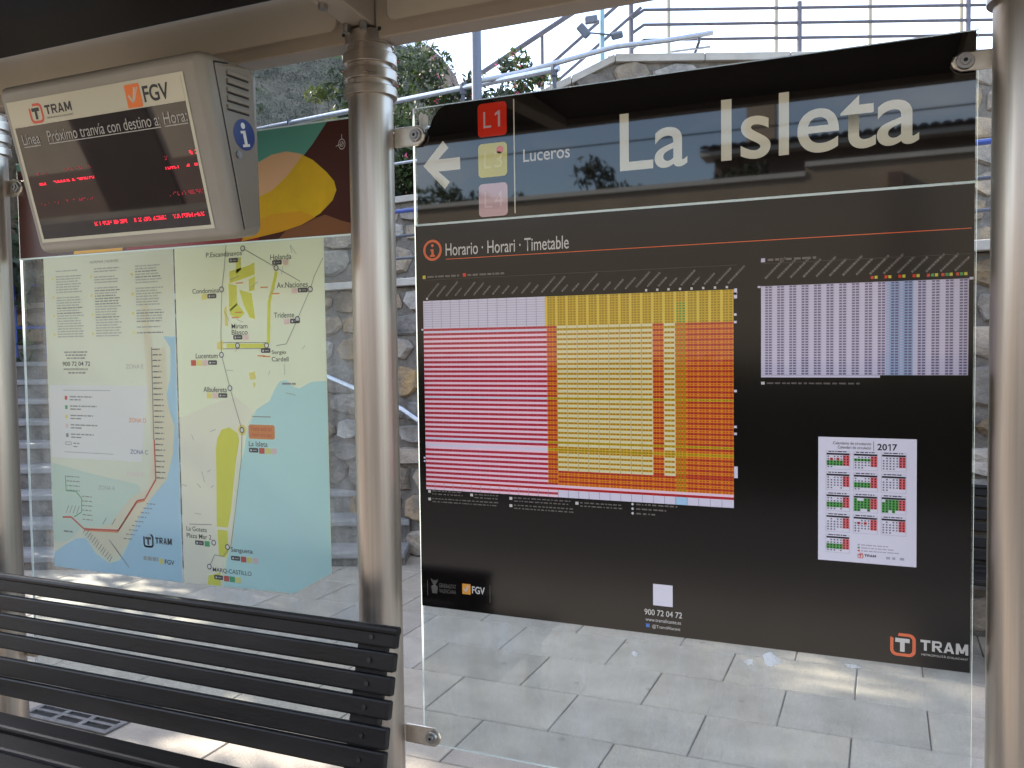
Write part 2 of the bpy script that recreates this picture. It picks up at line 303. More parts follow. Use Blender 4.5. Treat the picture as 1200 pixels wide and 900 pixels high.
# ------------------------------------------------------------------ deferred lettering
TXT = []
def T(parent, s, x0, z0, z1, y, m, x1=None, name='lettering', bold=0, right=None, center=None, ref=None, rot=0):
    cu = bpy.data.curves.new(name, 'FONT'); cu.body = s; cu.offset = bold; cu.resolution_u = 10 if z1 - z0 > .03 else 4
    o = bpy.data.objects.new(name + '_src', cu); col.objects.link(o)
    rf = None
    if ref:
        c2 = bpy.data.curves.new(name, 'FONT'); c2.body = ref; rf = bpy.data.objects.new(name + '_src', c2); col.objects.link(rf)
    TXT.append((o, rf, parent, name, x0, x1, z0, z1, y, m, right, center, rot))
def flush_text():
    dg = bpy.context.evaluated_depsgraph_get(); dg.update()
    for (o, rf, parent, name, x0, x1, z0, z1, y, m, right, center, rot) in TXT:
        me = bpy.data.meshes.new_from_object(o.evaluated_get(dg)); me.name = name
        bb = [v.co for v in me.vertices]; ax, bx = min(v.x for v in bb), max(v.x for v in bb)
        if rf:
            mr_ = bpy.data.meshes.new_from_object(rf.evaluated_get(dg)); ys = [v.co.y for v in mr_.vertices]; bpy.data.meshes.remove(mr_)
        else: ys = [v.y for v in bb]
        ay, by = min(ys), max(ys); sz = (z1 - z0) / (by - ay); sx = sz if x1 is None else (x1 - x0) / (bx - ax)
        px = x0
        if right is not None: px = right - (bx - ax) * sx
        if center is not None: px = center - (bx - ax) * sx / 2
        off = OFF.get(parent, Vector((0, 0, 0))); c, s_ = math.cos(rot), math.sin(rot)
        for v in me.vertices:
            lx, lz = (v.co.x - ax) * sx, (v.co.y - ay) * sz
            v.co = (px + lx * c - lz * s_ - off.x, y - off.y, z0 + lx * s_ + lz * c - off.z)
        me.materials.clear(); me.materials.append(m); me.update()
        n = bpy.data.objects.new(name, me); col.objects.link(n); n.parent = parent
    for t in TXT:
        for o in (t[0], t[1]):
            if o: cu = o.data; bpy.data.objects.remove(o); bpy.data.curves.remove(cu)
def tram_word(parent, x0, x1, z0, z1, y, m):
    h = z1 - z0; t = h * .235; cw = (x1 - x0 - 3 * h * .13) / 4.25; g_ = h * .13; b = MB(); x = x0
    b.q(x, x + cw, z1 - t, z1, y); b.q(x + cw / 2 - t * .52, x + cw / 2 + t * .52, z0, z1 - t, y); x += cw + g_
    b.q(x, x + t, z0, z1, y); b.q(x + t, x + cw * .72, z1 - t * .85, z1, y); b.q(x + t, x + cw * .72, z0 + h * .38, z0 + h * .38 + t * .8, y)
    ro = [(x + cw * .72, z0 + h * .38), (x + cw * .93, z0 + h * .46), (x + cw, z0 + h * .69), (x + cw * .93, z1 - h * .08), (x + cw * .72, z1)]
    ri = [(x + cw * .72, z0 + h * .38 + t * .8), (x + cw * .76, z0 + h * .60), (x + cw * .78, z0 + h * .69), (x + cw * .76, z1 - h * .22), (x + cw * .72, z1 - t * .85)]
    for i in range(4): b.pz([ro[i], ro[i + 1], ri[i + 1], ri[i]], y)
    b.pz([(x + cw * .40, z0 + h * .40), (x + cw * .76, z0), (x + cw * 1.06, z0), (x + cw * .68, z0 + h * .42)], y - .00005); x += cw + g_
    b.pz([(x, z0), (x + t, z0), (x + cw * .5 + t * .1, z1 - t * .6), (x + cw * .62, z1), (x + cw * .38, z1)], y); b.pz([(x + cw * 1.05 - t, z0), (x + cw * 1.05, z0), (x + cw * .64, z1), (x + cw * .45, z1), (x + cw * .5 - t * .1, z1 - t * .8)], y - .00005)
    b.q(x + t * .8, x + cw - t * .7, z0 + h * .18, z0 + h * .18 + t * .8, y - .0001); x += cw * 1.05 + g_
    e = x1; b.q(x, x + t, z0, z1, y); b.q(e - t, e, z0, z1, y); c = (x + e) / 2
    b.pz([(x, z1), (c - t * .45, z0 + h * .12), (c + t * .45, z0 + h * .12), (x + t * 1.15, z1)], y - .00005); b.pz([(e - t * 1.15, z1), (c - t * .45, z0 + h * .12), (c + t * .45, z0 + h * .12), (e, z1)], y - .0001)
    b.build('lettering', m, parent)
def one(parent, x0, x1, z0, z1, y, m):
    t = (x1 - x0) * .42; h = z1 - z0; MB().pz([(x1 - t, z0), (x1, z0), (x1, z1), (x1 - t * .9, z1), (x0, z1 - h * .16), (x0, z1 - h * .30), (x1 - t, z1 - h * .20)], y).build('lettering', m, parent)
def tram_logo(parent, x, z, h, y, mring, mt, mtext, sub=True, wtext=None, bold=.03):
    # rounded square bracket with a T, then the word; x,z lower left, h height
    b = MB(); lo = rr(x, x + h * 1.0, z, z + h, h * .26); li = rr(x + h * .13, x + h * .87, z + h * .13, z + h * .87, h * .16)
    n = len(lo)
    for i in range(n):
        j = (i + 1) % n; mx_ = (lo[i][0] + lo[j][0]) / 2; mz_ = (lo[i][1] + lo[j][1]) / 2
        if mx_ < x + h * .62 and mz_ > z + h * .80: continue
        b.pz([lo[i], lo[j], li[j], li[i]], y)
    b.pz([(x + h * .30, z + h * .87), (x + h * .75, z + h * .87), (x + h * .75, z + h), (x + h * .34, z + h)], y + .0001)
    b.build('logo_ring', mring, parent)
    tb = MB(); tb.q(x + h * .20, x + h * .76, z + h * .60, z + h * .78, y - .0001); tb.q(x + h * .39, x + h * .57, z + h * .20, z + h * .60, y - .0001); tb.build('logo_letter', mt, parent)
    tram_word(parent, x + h * 1.18, x + h * 1.18 + (wtext or h * 1.85), z + h * .36, z + h * .82, y, mtext)
    if sub: T(parent, "METROPOLITÀ D'ALACANT", x + h * 1.22, z + h * .14, z + h * .25, y, mtext, x1=x + h * 1.18 + (wtext or h * 1.85))
def fgv_logo(parent, x, z, h, y, msq, mck, mtext, wtext, bold=.02):
    MB().pz(rr(x, x + h * .88, z, z + h, h * .04, 2), y).build('logo_square', msq, parent)
    MB().line([(x + h * .14, z + h * .55), (x + h * .36, z + h * .22), (x + h * .58, z + h * .85)], h * .10, y - .0002).line([(x + h * .45, z + h * .30), (x + h * .74, z + h * .85)], h * .06, y - .0002).build('logo_check', mck, parent)
    T(parent, 'FGV', x + h * 1.02, z + h * .14, z + h * .84, y, mtext, x1=x + h * 1.02 + wtext, bold=bold)
def scribble(b, x0, x1, z, hgt, y, mi, r, word=.018, gap=.004):   # a line of print too small to read
    x = x0
    while x < x1 - .002:
        e = min(x1, x + r.uniform(.3, 1.2) * word); b.q(x, e, z, z + hgt, y, mi); x = e + gap * r.uniform(.7, 1.3)

# ================================================================== SETTING
g = MB(); N = 24
g.poly([(-1500, -1500, -.05), (1500, -1500, -.05), (1500, 1500, -.05), (-1500, 1500, -.05)])
g.build('ground', M['ground'], kind='structure')
pav = MB().box(-9, 7, -3.6, 8, -.045, -.010).build('paving', M['joint'], kind='structure'); OFF[pav] = Vector((0, 0, 0))
# paving slabs, running bond, 0.565 x 0.39 m
PW, PD = .5655, .389
def slab_mesh(wd, dp, h=.04, ch=.004):
    b = bmesh.new(); bmesh.ops.create_cube(b, size=1)
    for v in b.verts: v.co = Vector((v.co.x * wd, v.co.y * dp, v.co.z * h - h / 2))
    bmesh.ops.bevel(b, geom=[e for e in b.edges if all(v.co.z > -h / 2 for v in e.verts)], offset=ch, segments=1, affect='EDGES')
    me = bpy.data.meshes.new('slab'); b.to_mesh(me); b.free(); me.materials.append(M['slab']); return me
sm = slab_mesh(PW - .0055, PD - .0055)
rest = MB(); r2 = random.Random(3)
for j in range(-10, 17):
    yc = 1.165 + j * PD
    for i in range(-14, 14):
        xc = -1.525 + (0 if j % 2 else PW / 2) + i * PW + (PW / 2)
        if not (-8.9 < xc < 6.9 and -3.5 < yc < 7.7): continue
        if -3.40 < xc + PW / 2 and xc - PW / 2 < -2.86 and .25 < yc + PD / 2 and yc - PD / 2 < .70 and False: continue
        if -6.3 < xc < 1.9 and -.3 < yc < 5.2:
            place('slab', sm, (xc, yc, r2.uniform(-.0015, .0010)), pav, (r2.uniform(-.002, .002), r2.uniform(-.002, .002), 0))
        else: rest.box(xc - PW / 2 + .0035, xc + PW / 2 - .0035, yc - PD / 2 + .0035, yc + PD / 2 - .0035, -.03, r2.uniform(-.002, 0))
rest.build('paving_slabs', M['slab'], pav, kind='stuff')
# track bed and road behind the photographer (seen in the gloss of the sign)
MB().box(-40, 40, -6.6, -3.65, -.045, -.02).build('track_bed', M['asphalt'], kind='structure')
for yy in (-4.3, -5.735): pass
rb = MB()
for yy in (-4.35, -5.785): rb.box(-40, 40, yy - .035, yy + .035, -.02, .03)
rb.build('tram_rails', M['galv'], kind='structure')

# ---- lower retaining wall line (u, d): straight, 31 degrees off the line of sight
WB = Vector((-.75, 6.35)); WE = Vector((-.854, .520)); WN = Vector((.520, .854))   # start, direction to the left, away from viewer
def wl(s, back=0, z=0):
    p = WB + WE * s + WN * back; return S(p.x, p.y, z)
def stone_mesh(wd, ht, ex, nrm, r, dep=.035):
    # irregular stone, local axes ex (along wall), z up, nrm towards the viewer
    pts = []
    k = r.choice((7, 8, 9, 10))
    for i in range(k):
        a = 2 * math.pi * (i + r.uniform(-.25, .25)) / k
        ca, sa = math.cos(a), math.sin(a); p = 3.4
        rad = (abs(ca) ** p + abs(sa) ** p) ** (-1 / p)
        rad *= r.uniform(.80, 1.06); pts.append((ca * rad * wd / 2, sa * rad * ht / 2))
    v = []; f = []
    d2 = dep * r.uniform(.6, 1.4)
    for sc, dd in ((1, -.03), (1, d2 * .35), (r.uniform(.78, .92), d2)):
        for x, z in pts: v.append(tuple(ex * (x * sc) + Vector((0, 0, z * sc)) + nrm * (dd + (r.uniform(-.014, .014) if sc < 1 else 0))))
    for q in range(2):
        for i in range(k): f.append((q * k + i, q * k + (i + 1) % k, (q + 1) * k + (i + 1) % k, (q + 1) * k + i))
    v.append(tuple(nrm * d2 * r.uniform(.9, 1.25) + ex * r.uniform(-.02, .02))); c = len(v) - 1
    for i in range(k): f.append((2 * k + i, 2 * k + (i + 1) % k, c))
    me = bpy.data.meshes.new('stone'); me.from_pydata(v, [], f); me.materials.append(M['stone'])
    if nrm.dot(me.polygons[-1].normal) < 0: me.flip_normals()
    me.polygons.foreach_set('use_smooth', [True] * len(me.polygons)); me.set_sharp_from_angle(angle=R(24)); return me
def stones(parent, o, ex, nrm, length, z0, top, rowh, sw, r, zmin=None):
    z = z0; ex = ex.normalized(); nrm = nrm.normalized()
    while True:
        h = rowh * r.uniform(.75, 1.3); x = r.uniform(-.3, 0) * sw
        if z > max(top(0), top(length)): break
        while x < length:
            wd = sw * r.uniform(.55, 1.5); xc = x + wd / 2; tz = top(max(0, min(length, xc)))
            zt = min(z + h, tz); hh = zt - z
            if hh > rowh * .3 and 0 < xc < length:
                zc = z + hh / 2
                if zmin is None or zc > zmin(xc):
                    me = stone_mesh(wd * .97, hh * .97 * r.uniform(.94, 1.06), ex, nrm, r)
                    p = o + ex * xc + Vector((0, 0, zc - o.z + r.uniform(-.02, .02))); place('stone', me, p, parent)
            x += wd
        z += h
nw = S(-.520, -.854) - S(0, 0); ew = S(-.854, .520) - S(0, 0)
def wall_thing(name, label, pts_front, top, back, z0): pass
lw = thing('retaining_wall', 'long low rubble stone wall with flat pale capping behind the glass panes', 'wall', wl(0))
MB().obox(wl(-4.6, .02, -.04), wl(7.2) - wl(-4.6), wl(0, .5) - wl(0), (0, 0, 2.04)).build('wall_core', M['mortar'], lw)
r3 = random.Random(11)
def stair_hide(s):        # the part of the wall that the steps cover
    d = (WB + WE * s).y; u = (WB + WE * s).x
    return ((d - 6.05) / .3) * .17 - .15 if u < -.8 else -1
stones(lw, wl(-4.5, .02), ew, nw, 11.6, 0.0, lambda s: 1.99, .215, .31, r3, zmin=lambda x: stair_hide(x - 4.5))
for k in range(12):
    s = -4.62 + k * 1.0
    MB().obox(wl(s + .004, -.05, 2.005 + r3.uniform(0, .003)), (wl(.992) - wl(0)), wl(0, .5) - wl(0), (0, 0, .055)).build('cap_stone', M['cap'], lw, bevel=.006)
# terraces
tl = [wl(-4.6, .3), wl(9, .3), wl(9, 14), wl(-4.6, 14)]
MB().prism([(p.x, p.y, 1.98) for p in tl], (0, 0, -2.02)).build('lower_terrace', M['ground'], kind='structure', recalc=True)
# ---- upper left wall
UB = 1.45
uw = thing('retaining_wall', 'upper squared stone wall under the pale tubular railing, left of centre', 'wall', wl(0, UB, 1.98))
MB().obox(wl(-1.6, UB, 1.9), wl(8.6) - wl(0), wl(0, .4) - wl(0), (0, 0, 1.02)).build('wall_core', M['mortar'], uw)
stones(uw, wl(-1.6, UB), ew, nw, 8.4, 2.02, lambda s: 2.88, .24, .36, r3)
MB().obox(wl(-1.65, UB - .05, 2.925), wl(8.7) - wl(0), wl(0, .5) - wl(0), (0, 0, .06)).build('cap_stone', M['cap'], uw, bevel=.006)
tu = [wl(-1.6, UB + .3), wl(9, UB + .3), wl(9, UB + 18), wl(-1.6, UB + 18)]
MB().prism([(p.x, p.y, 2.9) for p in tu], (0, 0, -1.2)).build('upper_terrace', M['ground'], kind='structure', recalc=True)
# ---- upper right wall, square to the view, with a sloping left shoulder
rw = thing('retaining_wall', 'tall rubble wall with sloping capped shoulder above the station name sign', 'wall', S(3, 8, 1.98))
def rtop(x): return 4.2 if x >= .80 else 4.2 - (.80 - x) * .47
def rpt(x, d, z): return S(.18 + x, d, z)
pr = [rpt(0, 8, 1.5), rpt(0, 8, rtop(0) - .05), rpt(.8, 8, 4.15), rpt(6.6, 8, 4.15), rpt(6.6, 8, 1.5)]
MB().prism(pr, S(0, .45) - S(0, 0)).build('wall_core', M['mortar'], rw, recalc=True)
stones(rw, rpt(0, 8, 0), S(1, 0) - S(0, 0), S(0, -1) - S(0, 0), 6.5, 2.05, lambda x: rtop(x) - .06, .30, .46, r3)
cs = [0, .4, .8, 1.62, 2.4, 3.3, 4.2, 5.1, 6.6]
for a, b in zip(cs, cs[1:]):
    za, zb = rtop(a), rtop(b)
    MB().prism([rpt(a + .003, 7.94, za - .065), rpt(b - .003, 7.94, zb - .065), rpt(b - .003, 7.94, zb + .005), rpt(a + .003, 7.94, za + .005)], S(0, .56) - S(0, 0)).build('cap_stone', M['cap'], rw, recalc=True, bevel=.006)
MB().prism([S(.4, 8.3, 4.05), S(9, 8.3, 4.05), S(9, 13.9, 4.05), S(.4, 13.9, 4.05)], (0, 0, -2.5)).build('upper_terrace', M['ground'], kind='structure', recalc=True)
MB().prism([S(1.6, 13.95, 6.18), S(18, 13.95, 6.18), S(18, 26, 6.18), S(1.6, 26, 6.18)], (0, 0, -3.5)).build('promenade', M['cap'], kind='structure', recalc=True)
# ---- stairs
st = thing('stone_staircase', 'wide flight of worn grey stone steps behind the map pane', 'stairs', S(-3.2, 6.05))
for k in range(12):
    d = 6.05 + .3 * k; z = .10 + .17 * k
    wdt = S(-.78, 0) - S(-5.6, 0)
    b = MB().obox(S(-5.6, d + .012, -.04), wdt, S(0, .45) - S(0, 0), (0, 0, z - .045 + .04)); o = b.build('step', M['step'], st)
    MB().obox(S(-5.605, d - .008, z - .045), wdt * 1.001, S(0, .34) - S(0, 0), (0, 0, .045)).build('tread', M['tread'], o, bevel=.008)
# ---- railings
def rail_path(b, pts, r, n=10): return b.tube(pts, r, n)
rl = thing('railing', 'pale tubular steel railing on the upper stone wall, below the hillside', 'railing', wl(2, UB + .1, 2.985))
MB().tube([wl(-.45, UB + .1, 3.92), wl(8.8, UB + .1, 3.92)], .026).build('handrail', M['rail'], rl, smooth=True)
for z in (3.62, 3.33): MB().tube([wl(-.45, UB + .1, z), wl(8.8, UB + .1, z)], .013, 8).build('rail', M['rail'], rl, smooth=True)
for s in (-.40, .55, 1.65, 2.75, 3.85, 4.95, 6.05, 7.15, 8.25): MB().tube([wl(s, UB + .1, 2.98), wl(s, UB + .1, 3.90)], .019, 8).tube([wl(s, UB + .1, 3.86), wl(s, UB + .1, 3.955)], .031, 8).build('post', M['raildark'], rl, smooth=True)
bl = thing('railing', 'blue painted railing along the low wall capping', 'railing', wl(-2, .2, 2.06))
for z in (2.24, 2.41, 2.60): MB().tube([wl(-4.5, .2, z), wl(.6, .2, z)], .016 if z > 2.5 else .011, 8).build('rail', M['railblue'] if z > 2.5 else M['raildark'], bl, smooth=True)
for s in (-4.3, -3.62, -2.9, -2.2, -1.5, -.8, -.1, .55): MB().tube([wl(s, .2, 2.06), wl(s, .2, 2.6)], .012, 8).build('post', M['railblue'], bl, smooth=True)
b2 = thing('railing', 'short blue railing frame at the head of the stone steps', 'railing', S(-4.75, 8.55, 1.55))
for z in (1.80, 2.22): MB().tube([S(-5.6, 8.55, z), S(-4.35, 8.55, z)], .016, 8).build('rail', M['railblue'], b2, smooth=True)
for u in (-5.3, -4.93, -4.62): MB().tube([S(u, 8.55, 1.5), S(u, 8.55, 2.22)], .016, 8).build('post', M['railblue'], b2, smooth=True)
hr = thing('handrail', 'slanting steel handrail fixed to the low stone wall beside the steps', 'handrail', wl(.5, -.1, 1.2))
MB().tube([wl(-.15, -.10, 1.02), wl(0, -.10, 1.10), wl(1.0, -.10, 1.42), wl(3.2, -.10, 2.05)], .022, 10).build('rail', M['rail'], hr, smooth=True)
for s, z in ((.12, 1.12), (1.3, 1.49), (2.4, 1.80)): MB().tube([wl(s, -.10, z), wl(s, -.10, z - .07), wl(s, .0, z - .09)], .010, 8).build('wall_bracket', M['raildark'], hr, smooth=True)
h2 = thing('handrail', 'steel handrail rising along the capped shoulder of the tall wall', 'handrail', S(.9, 7.8, 3.6))
MB().tube([S(-.30, 7.72, 3.90), S(.12, 7.8, 4.0), S(.965, 7.85, 4.235), S(1.46, 7.9, 4.305), S(1.87, 7.95, 4.385)], .024, 10).build('rail', M['rail'], h2, smooth=True)
MB().tube([S(1.75, 7.95, 4.37), S(1.745, 7.95, 4.30), S(1.72, 8.1, 4.20)], .014, 8).build('rail_support', M['raildark'], h2, smooth=True)
MB().tube([S(.42, 7.82, 4.09), S(.42, 7.95, 3.95)], .014, 8).build('rail_support', M['raildark'], h2, smooth=True)
MB().tube([S(1.5, 8.0, 4.235), S(1.86, 8.0, 4.275)], .012, 8).build('lower_rail', M['rail'], h2, smooth=True)
pr_ = thing('railing', 'dark three rail railing along the top promenade against the sky', 'railing', S(4, 14.1, 6.18))
K = 14 / 8.3
def P14(u, z): return S(u * K, 14.05, 1.55 + (z - 1.55) * K)
for z in (4.742, 4.602, 4.46):
    MB().tube([P14(1.18, z - .085), P14(1.305, z), P14(4.6, z + .005), P14(9, z + .01)], .026, 8).build('rail', M['railpaint'], pr_, smooth=True)
for u in (1.182, 2.789, 4.4, 6.0, 7.6): MB().tube([P14(u, 4.29), P14(u, 4.80)], .040, 8).build('post', M['railpaint'], pr_, smooth=True)
ps = thing('railing', 'steep stair railing slanting up to the promenade left of the floodlights', 'railing', S(-.4, 13.7, 5))
for a, c, r_ in (((-.616, 3.92), (1.0, 4.94), .042), ((.036, 3.903), (1.26, 4.95), .028), ((.25, 3.88), (1.27, 4.742), .026)):
    MB().tube([P14(*a) + S(0, -.1) - S(0, 0), P14(*c) + S(0, -.1) - S(0, 0)], r_, 8).build('rail', M['railpaint'], ps, smooth=True)
MB().tube([P14(.33, 3.75), P14(.33, 4.53)], .03, 8).build('post', M['railpaint'], ps, smooth=True)
MB().tube([P14(-.45, 3.3), P14(-.45, 4.03)], .03, 8).build('post', M['railpaint'], ps, smooth=True)
MB().prism([S(-1.5, 13.6, 2), S(-1.5, 13.6, 3.6), S(1.9, 13.6, 6.1), S(1.9, 13.6, 2)], S(0, 2) - S(0, 0)).build('stair_ramp', M['cap'], kind='structure', recalc=True)
# ---- posts
lp = thing('lamp_post', 'plain grey blue post rising past the shelter beam beside the rocky peak', 'post', S(-.255, 7.1, 1.98))
MB().tube([S(-.255, 7.1, 1.98), S(-.255, 7.1, 6.2)], .041, 16).build('shaft', M['postgrey'], lp, smooth=True)
MB().tube([S(-.255, 7.1, 1.98), S(-.255, 7.1, 2.05)], .09, 16).build('base_plate', M['postgrey'], lp, smooth=True)
MB().obox(S(-.31, 6.4, 6.2), S(.11, 0) - S(0, 0), S(0, .8) - S(0, 0), (0, 0, .07)).build('lamp_head', M['postgrey'], lp, bevel=.02)
fp = thing('floodlight_pole', 'thin pale blue pole carrying small dark floodlights against the white sky', 'floodlight', S(1.41, 13.0, 5.6))
MB().tube([S(1.41, 13.0, 4.0), S(1.41, 13.0, 7.6)], .038, 10).build('pole', M['paleblue'], fp, smooth=True)
def flood(u, d, z, tilt, yaw, sz):
    o = MB().obox((-.17 * sz, -.05, -.10 * sz), (.34 * sz, 0, 0), (0, .10, 0), (0, 0, .2 * sz)).build('floodlight', M['postgrey'], None, bevel=.02)
    o.parent = fp; o.location = S(u, d, z) - OFF[fp]; o.rotation_euler = (tilt, yaw, YAW); return o
flood(1.13, 12.9, 6.20, R(20), R(50), .62); flood(1.24, 12.9, 6.36, R(10), R(-8), .56); flood(1.62, 12.9, 6.13, R(30), R(-14), .50)
MB().tube([S(1.1, 12.95, 6.2), S(1.72, 12.95, 6.14)], .014, 8).build('cross_arm', M['postgrey'], fp, smooth=True)
for u, lab in ((3.18, 'slim cream pole behind the promenade railing, leftmost of four'), (5.30, 'slim cream pole behind the promenade railing, second from left'), (7.15, 'slim cream pole behind the promenade railing, third from left'), (8.95, 'slim cream pole behind the promenade railing, nearest the right shelter column')):
    q = thing('slim_pole', lab, 'pole', S(u, 17.2, 6.18), 'slim poles on the promenade')
    MB().tube([S(u, 17.2, 6.18), S(u, 17.2, 9.6)], .040, 10).build('shaft', M['pale'], q, smooth=True); MB().tube([S(u, 17.2, 6.18), S(u, 17.2, 6.24)], .12, 10).build('base_plate', M['pale'], q, smooth=True)

# ---- hill
def hz(u, d):
    a = math.atan2(u, d)                       # bearing from the viewpoint
    # ridge height by bearing: high on the left, a rocky peak, then a drop to open sky
    deg = math.degrees(a)
    tbl = [(-80, 26), (-45, 30), (-25, 36), (-12, 35), (-8, 33), (-6.2, 31.5), (-5.0, 32.2), (-4.3, 31.0), (-3.3, 29.0), (-2.6, 26.0), (-1.6, 19), (1, 13), (8, 9), (60, 7), (90, 7)]
    for (a0, h0), (a1, h1) in zip(tbl, tbl[1:]):
        if a0 <= deg <= a1: h = h0 + (h1 - h0) * (deg - a0) / (a1 - a0); break
    else: h = 8
    rr_ = math.hypot(u, d); t = max(0, min(1, (rr_ - 34) / 56)); t = t * t * (3 - 2 * t)
    fall = 1 if rr_ < 95 else max(.2, 1 - (rr_ - 95) / 120)
    n = noise.fractal(Vector((u * .05, d * .05, 1.3)), 1.0, 2.1, 6) * 3.2 + noise.fractal(Vector((u * .25, d * .25, 4)), 1.0, 2.2, 4) * .9
    return h * t * fall + n * t * .75 - .5 * (1 - t) - 1.5
hb = MB(); NU, ND = 170, 80
for i in range(NU + 1):
    a = R(-82 + 150 * i / NU)
    for j in range(ND + 1):
        d = 26 + (190 - 26) * (j / ND) ** 1.3; u_, d_ = d * math.sin(a), d * math.cos(a); hb.v.append(tuple(S(u_, d_, hz(u_, d_))))
for i in range(NU):
    for j in range(ND):
        k = i * (ND + 1) + j; ctr_deg = -82 + 150 * i / NU
        hb.f.append((k, k + ND + 1, k + ND + 2, k + 1)); hb.m.append(1 if (-5.6 < ctr_deg < -1.5 and 30 < j < 60) else 0)
hb.build('hill', [M['hill'], M['rock']], kind='structure', smooth=True, recalc=True)

# ---- vegetation
HSC = True
def leaf_cloud(b, c, rad, n, sz, r, mi=0, flat=.8):
    for _ in range(n):
        v = Vector((r.gauss(0, 1), r.gauss(0, 1), r.gauss(0, 1))).normalized() * (r.random() ** .42)
        p = Vector(c) + Vector((v.x * rad, v.y * rad, v.z * rad * flat))
        a = Vector((r.uniform(-1, 1), r.uniform(-1, 1), r.uniform(-.6, 1))).normalized(); t = a.orthogonal().normalized(); t.rotate(Matrix.Rotation(r.uniform(0, 6.28), 3, a)); s2 = a.cross(t)
        l = sz * r.uniform(.6, 1.4); wd = l * .32
        b.poly([p - t * l * .5, p + s2 * wd * .5 - t * l * .05, p + t * l * .5, p - s2 * wd * .5 - t * l * .05], mi)
def plant(name, label, cat, base, h, spread, nclump, per, lsz, r, m1, m2, flowers=0, group=None, trunk=.35, rc=.34, tr=.05):
    t = thing(name, label, cat, base, group); tb = MB(); base = Vector(base); top = base + Vector((0, 0, h * trunk))
    tb.tube([base - Vector((0, 0, .1)), base + Vector((r.uniform(-.05, .05), 0, h * trunk * .5)), top], [tr * 1.3, tr, tr * .75], 8)
    cb = MB(); ctr = []
    for _ in range(nclump):
        a = r.uniform(0, 6.283); q = r.random() ** .6 * spread; z = h * r.uniform(trunk * .9, .95); q *= math.sqrt(max(.1, 1 - ((z / h - .55) / .55) ** 2))
        ctr.append(base + Vector((q * math.cos(a), q * math.sin(a), z)))
    for c in ctr:
        mid = (top + c) / 2 + Vector((r.uniform(-.1, .1), r.uniform(-.1, .1), .08)); tb.tube([top - Vector((0, 0, h * .1 * r.random())), mid, c], [tr * .5, tr * .3, tr * .12], 5, caps=False)
        leaf_cloud(cb, c, spread * rc * r.uniform(.6, 1.25), per, lsz, r, 0 if r.random() < .6 else 1)
        for _ in range(flowers): 
            p = c + Vector((r.gauss(0, 1), r.gauss(0, 1), r.gauss(0, .8))) * spread * rc * .6; leaf_cloud(cb, p, .035, 5, .045, r, 2, 1)
    tb.build('trunk', M['bark'], t, smooth=True); cb.build('crown', [m1, m2, M['pink']], t)
    return t
rv = random.Random(23)
hs = MB(); rq = random.Random(77)
for _ in range(6500):
    a = R(rq.uniform(-21, -1.2)); d0 = rq.uniform(52, 112); u_, d_ = d0 * math.sin(a), d0 * math.cos(a); z_ = hz(u_, d_)
    if R(-5.4) < a < R(-1.5) and rq.random() < .75: continue
    sz_ = rq.uniform(.35, 1.0); mi_ = rq.choice((0, 0, 1, 2))
    leaf_cloud(hs, S(u_, d_, z_ + sz_ * .35), sz_, 26, sz_ * .27, rq, mi_, .7)
hs.build('hill_scrub', [mat('far_scrub', (.060, .068, .058), .9, trans=.2), mat('far_scrub_light', (.085, .095, .07), .9, trans=.2), mat('dry_scrub', (.13, .12, .095), .9, trans=.2)], kind='stuff')  # scrub tones greyed to stand in for distance haze
def bush(u, d, z, h, sp, lab, fl=1, m1='leaf', m2='leaf2', n=42, per=150, lsz=.10):
    return plant('oleander_bush', lab, 'bush', S(u, d, z), h, sp, n, per, lsz, rv, M[m1], M[m2], fl, 'oleanders along the upper terrace', trunk=.15, rc=.36, tr=.025)
bush(-1.25, 10.2, 2.9, 2.0, .85, 'leafy oleander with red flowers just right of the centre column top', 2, 'leafdark', 'leaf')
bush(-.62, 9.9, 2.9, 1.75, .55, 'oleander below the rocky peak left of the grey post', 1, 'leafdark', 'leaf')
bush(-2.05, 10.4, 2.9, 1.75, .42, 'small yellow green bush left of the centre column behind the railing', 0, 'leaf2', 'leaf', 22, 120, .08)
bush(.02, 9.6, 2.9, 1.95, .42, 'airy oleander between the grey post and the steep railing', 1, 'leafdark', 'leaf', 16, 60, .10)
bush(.42, 9.7, 2.9, 1.85, .36, 'pale leaved oleander behind the shoulder of the tall wall', 1, 'leaf', 'leaf2', 12, 50, .10)
# unseen trees added on the left to keep the low sun off the paving
for (x, y, h, sp, lab) in ((-9.4, 1.9, 5.2, 1.35, 'evergreen tree left of the steps, nearest the platform'), (-8.9, 4.4, 6.9, 1.7, 'broad evergreen tree directly left of the stone steps'), (-9.0, 6.5, 6.6, 1.5, 'evergreen tree behind the head of the stone steps'), (-11.4, 6.2, 7.8, 1.9, 'tallest evergreen tree behind the left shelter column')):
    plant('evergreen_tree', lab, 'tree', (x, y, 0), h, sp, 60, 230, .22, rv, M['leafdark'], M['leaf'], 0, 'evergreens left of the shelter', trunk=.2, rc=.36, tr=.16)
bt = thing('bare_tree', 'faint leafless tree behind the promenade railing near the right column', 'tree', S(8.2, 22, 6.18)); tb = MB(); rt = random.Random(5)
def branch(b, p, dv, l, r_, dep):
    q = p + dv * l; b.tube([p, (p + q) / 2 + Vector((rt.uniform(-.04, .04), rt.uniform(-.04, .04), 0)) * l, q], [r_, r_ * .85, r_ * .65], 5, caps=False)
    if dep:
        for _ in range(rt.choice((2, 3, 3))):
            n = (dv + Vector((rt.uniform(-.75, .75), rt.uniform(-.75, .75), rt.uniform(-.1, .6)))).normalized(); branch(b, q, n, l * rt.uniform(.6, .82), r_ * .6, dep - 1)
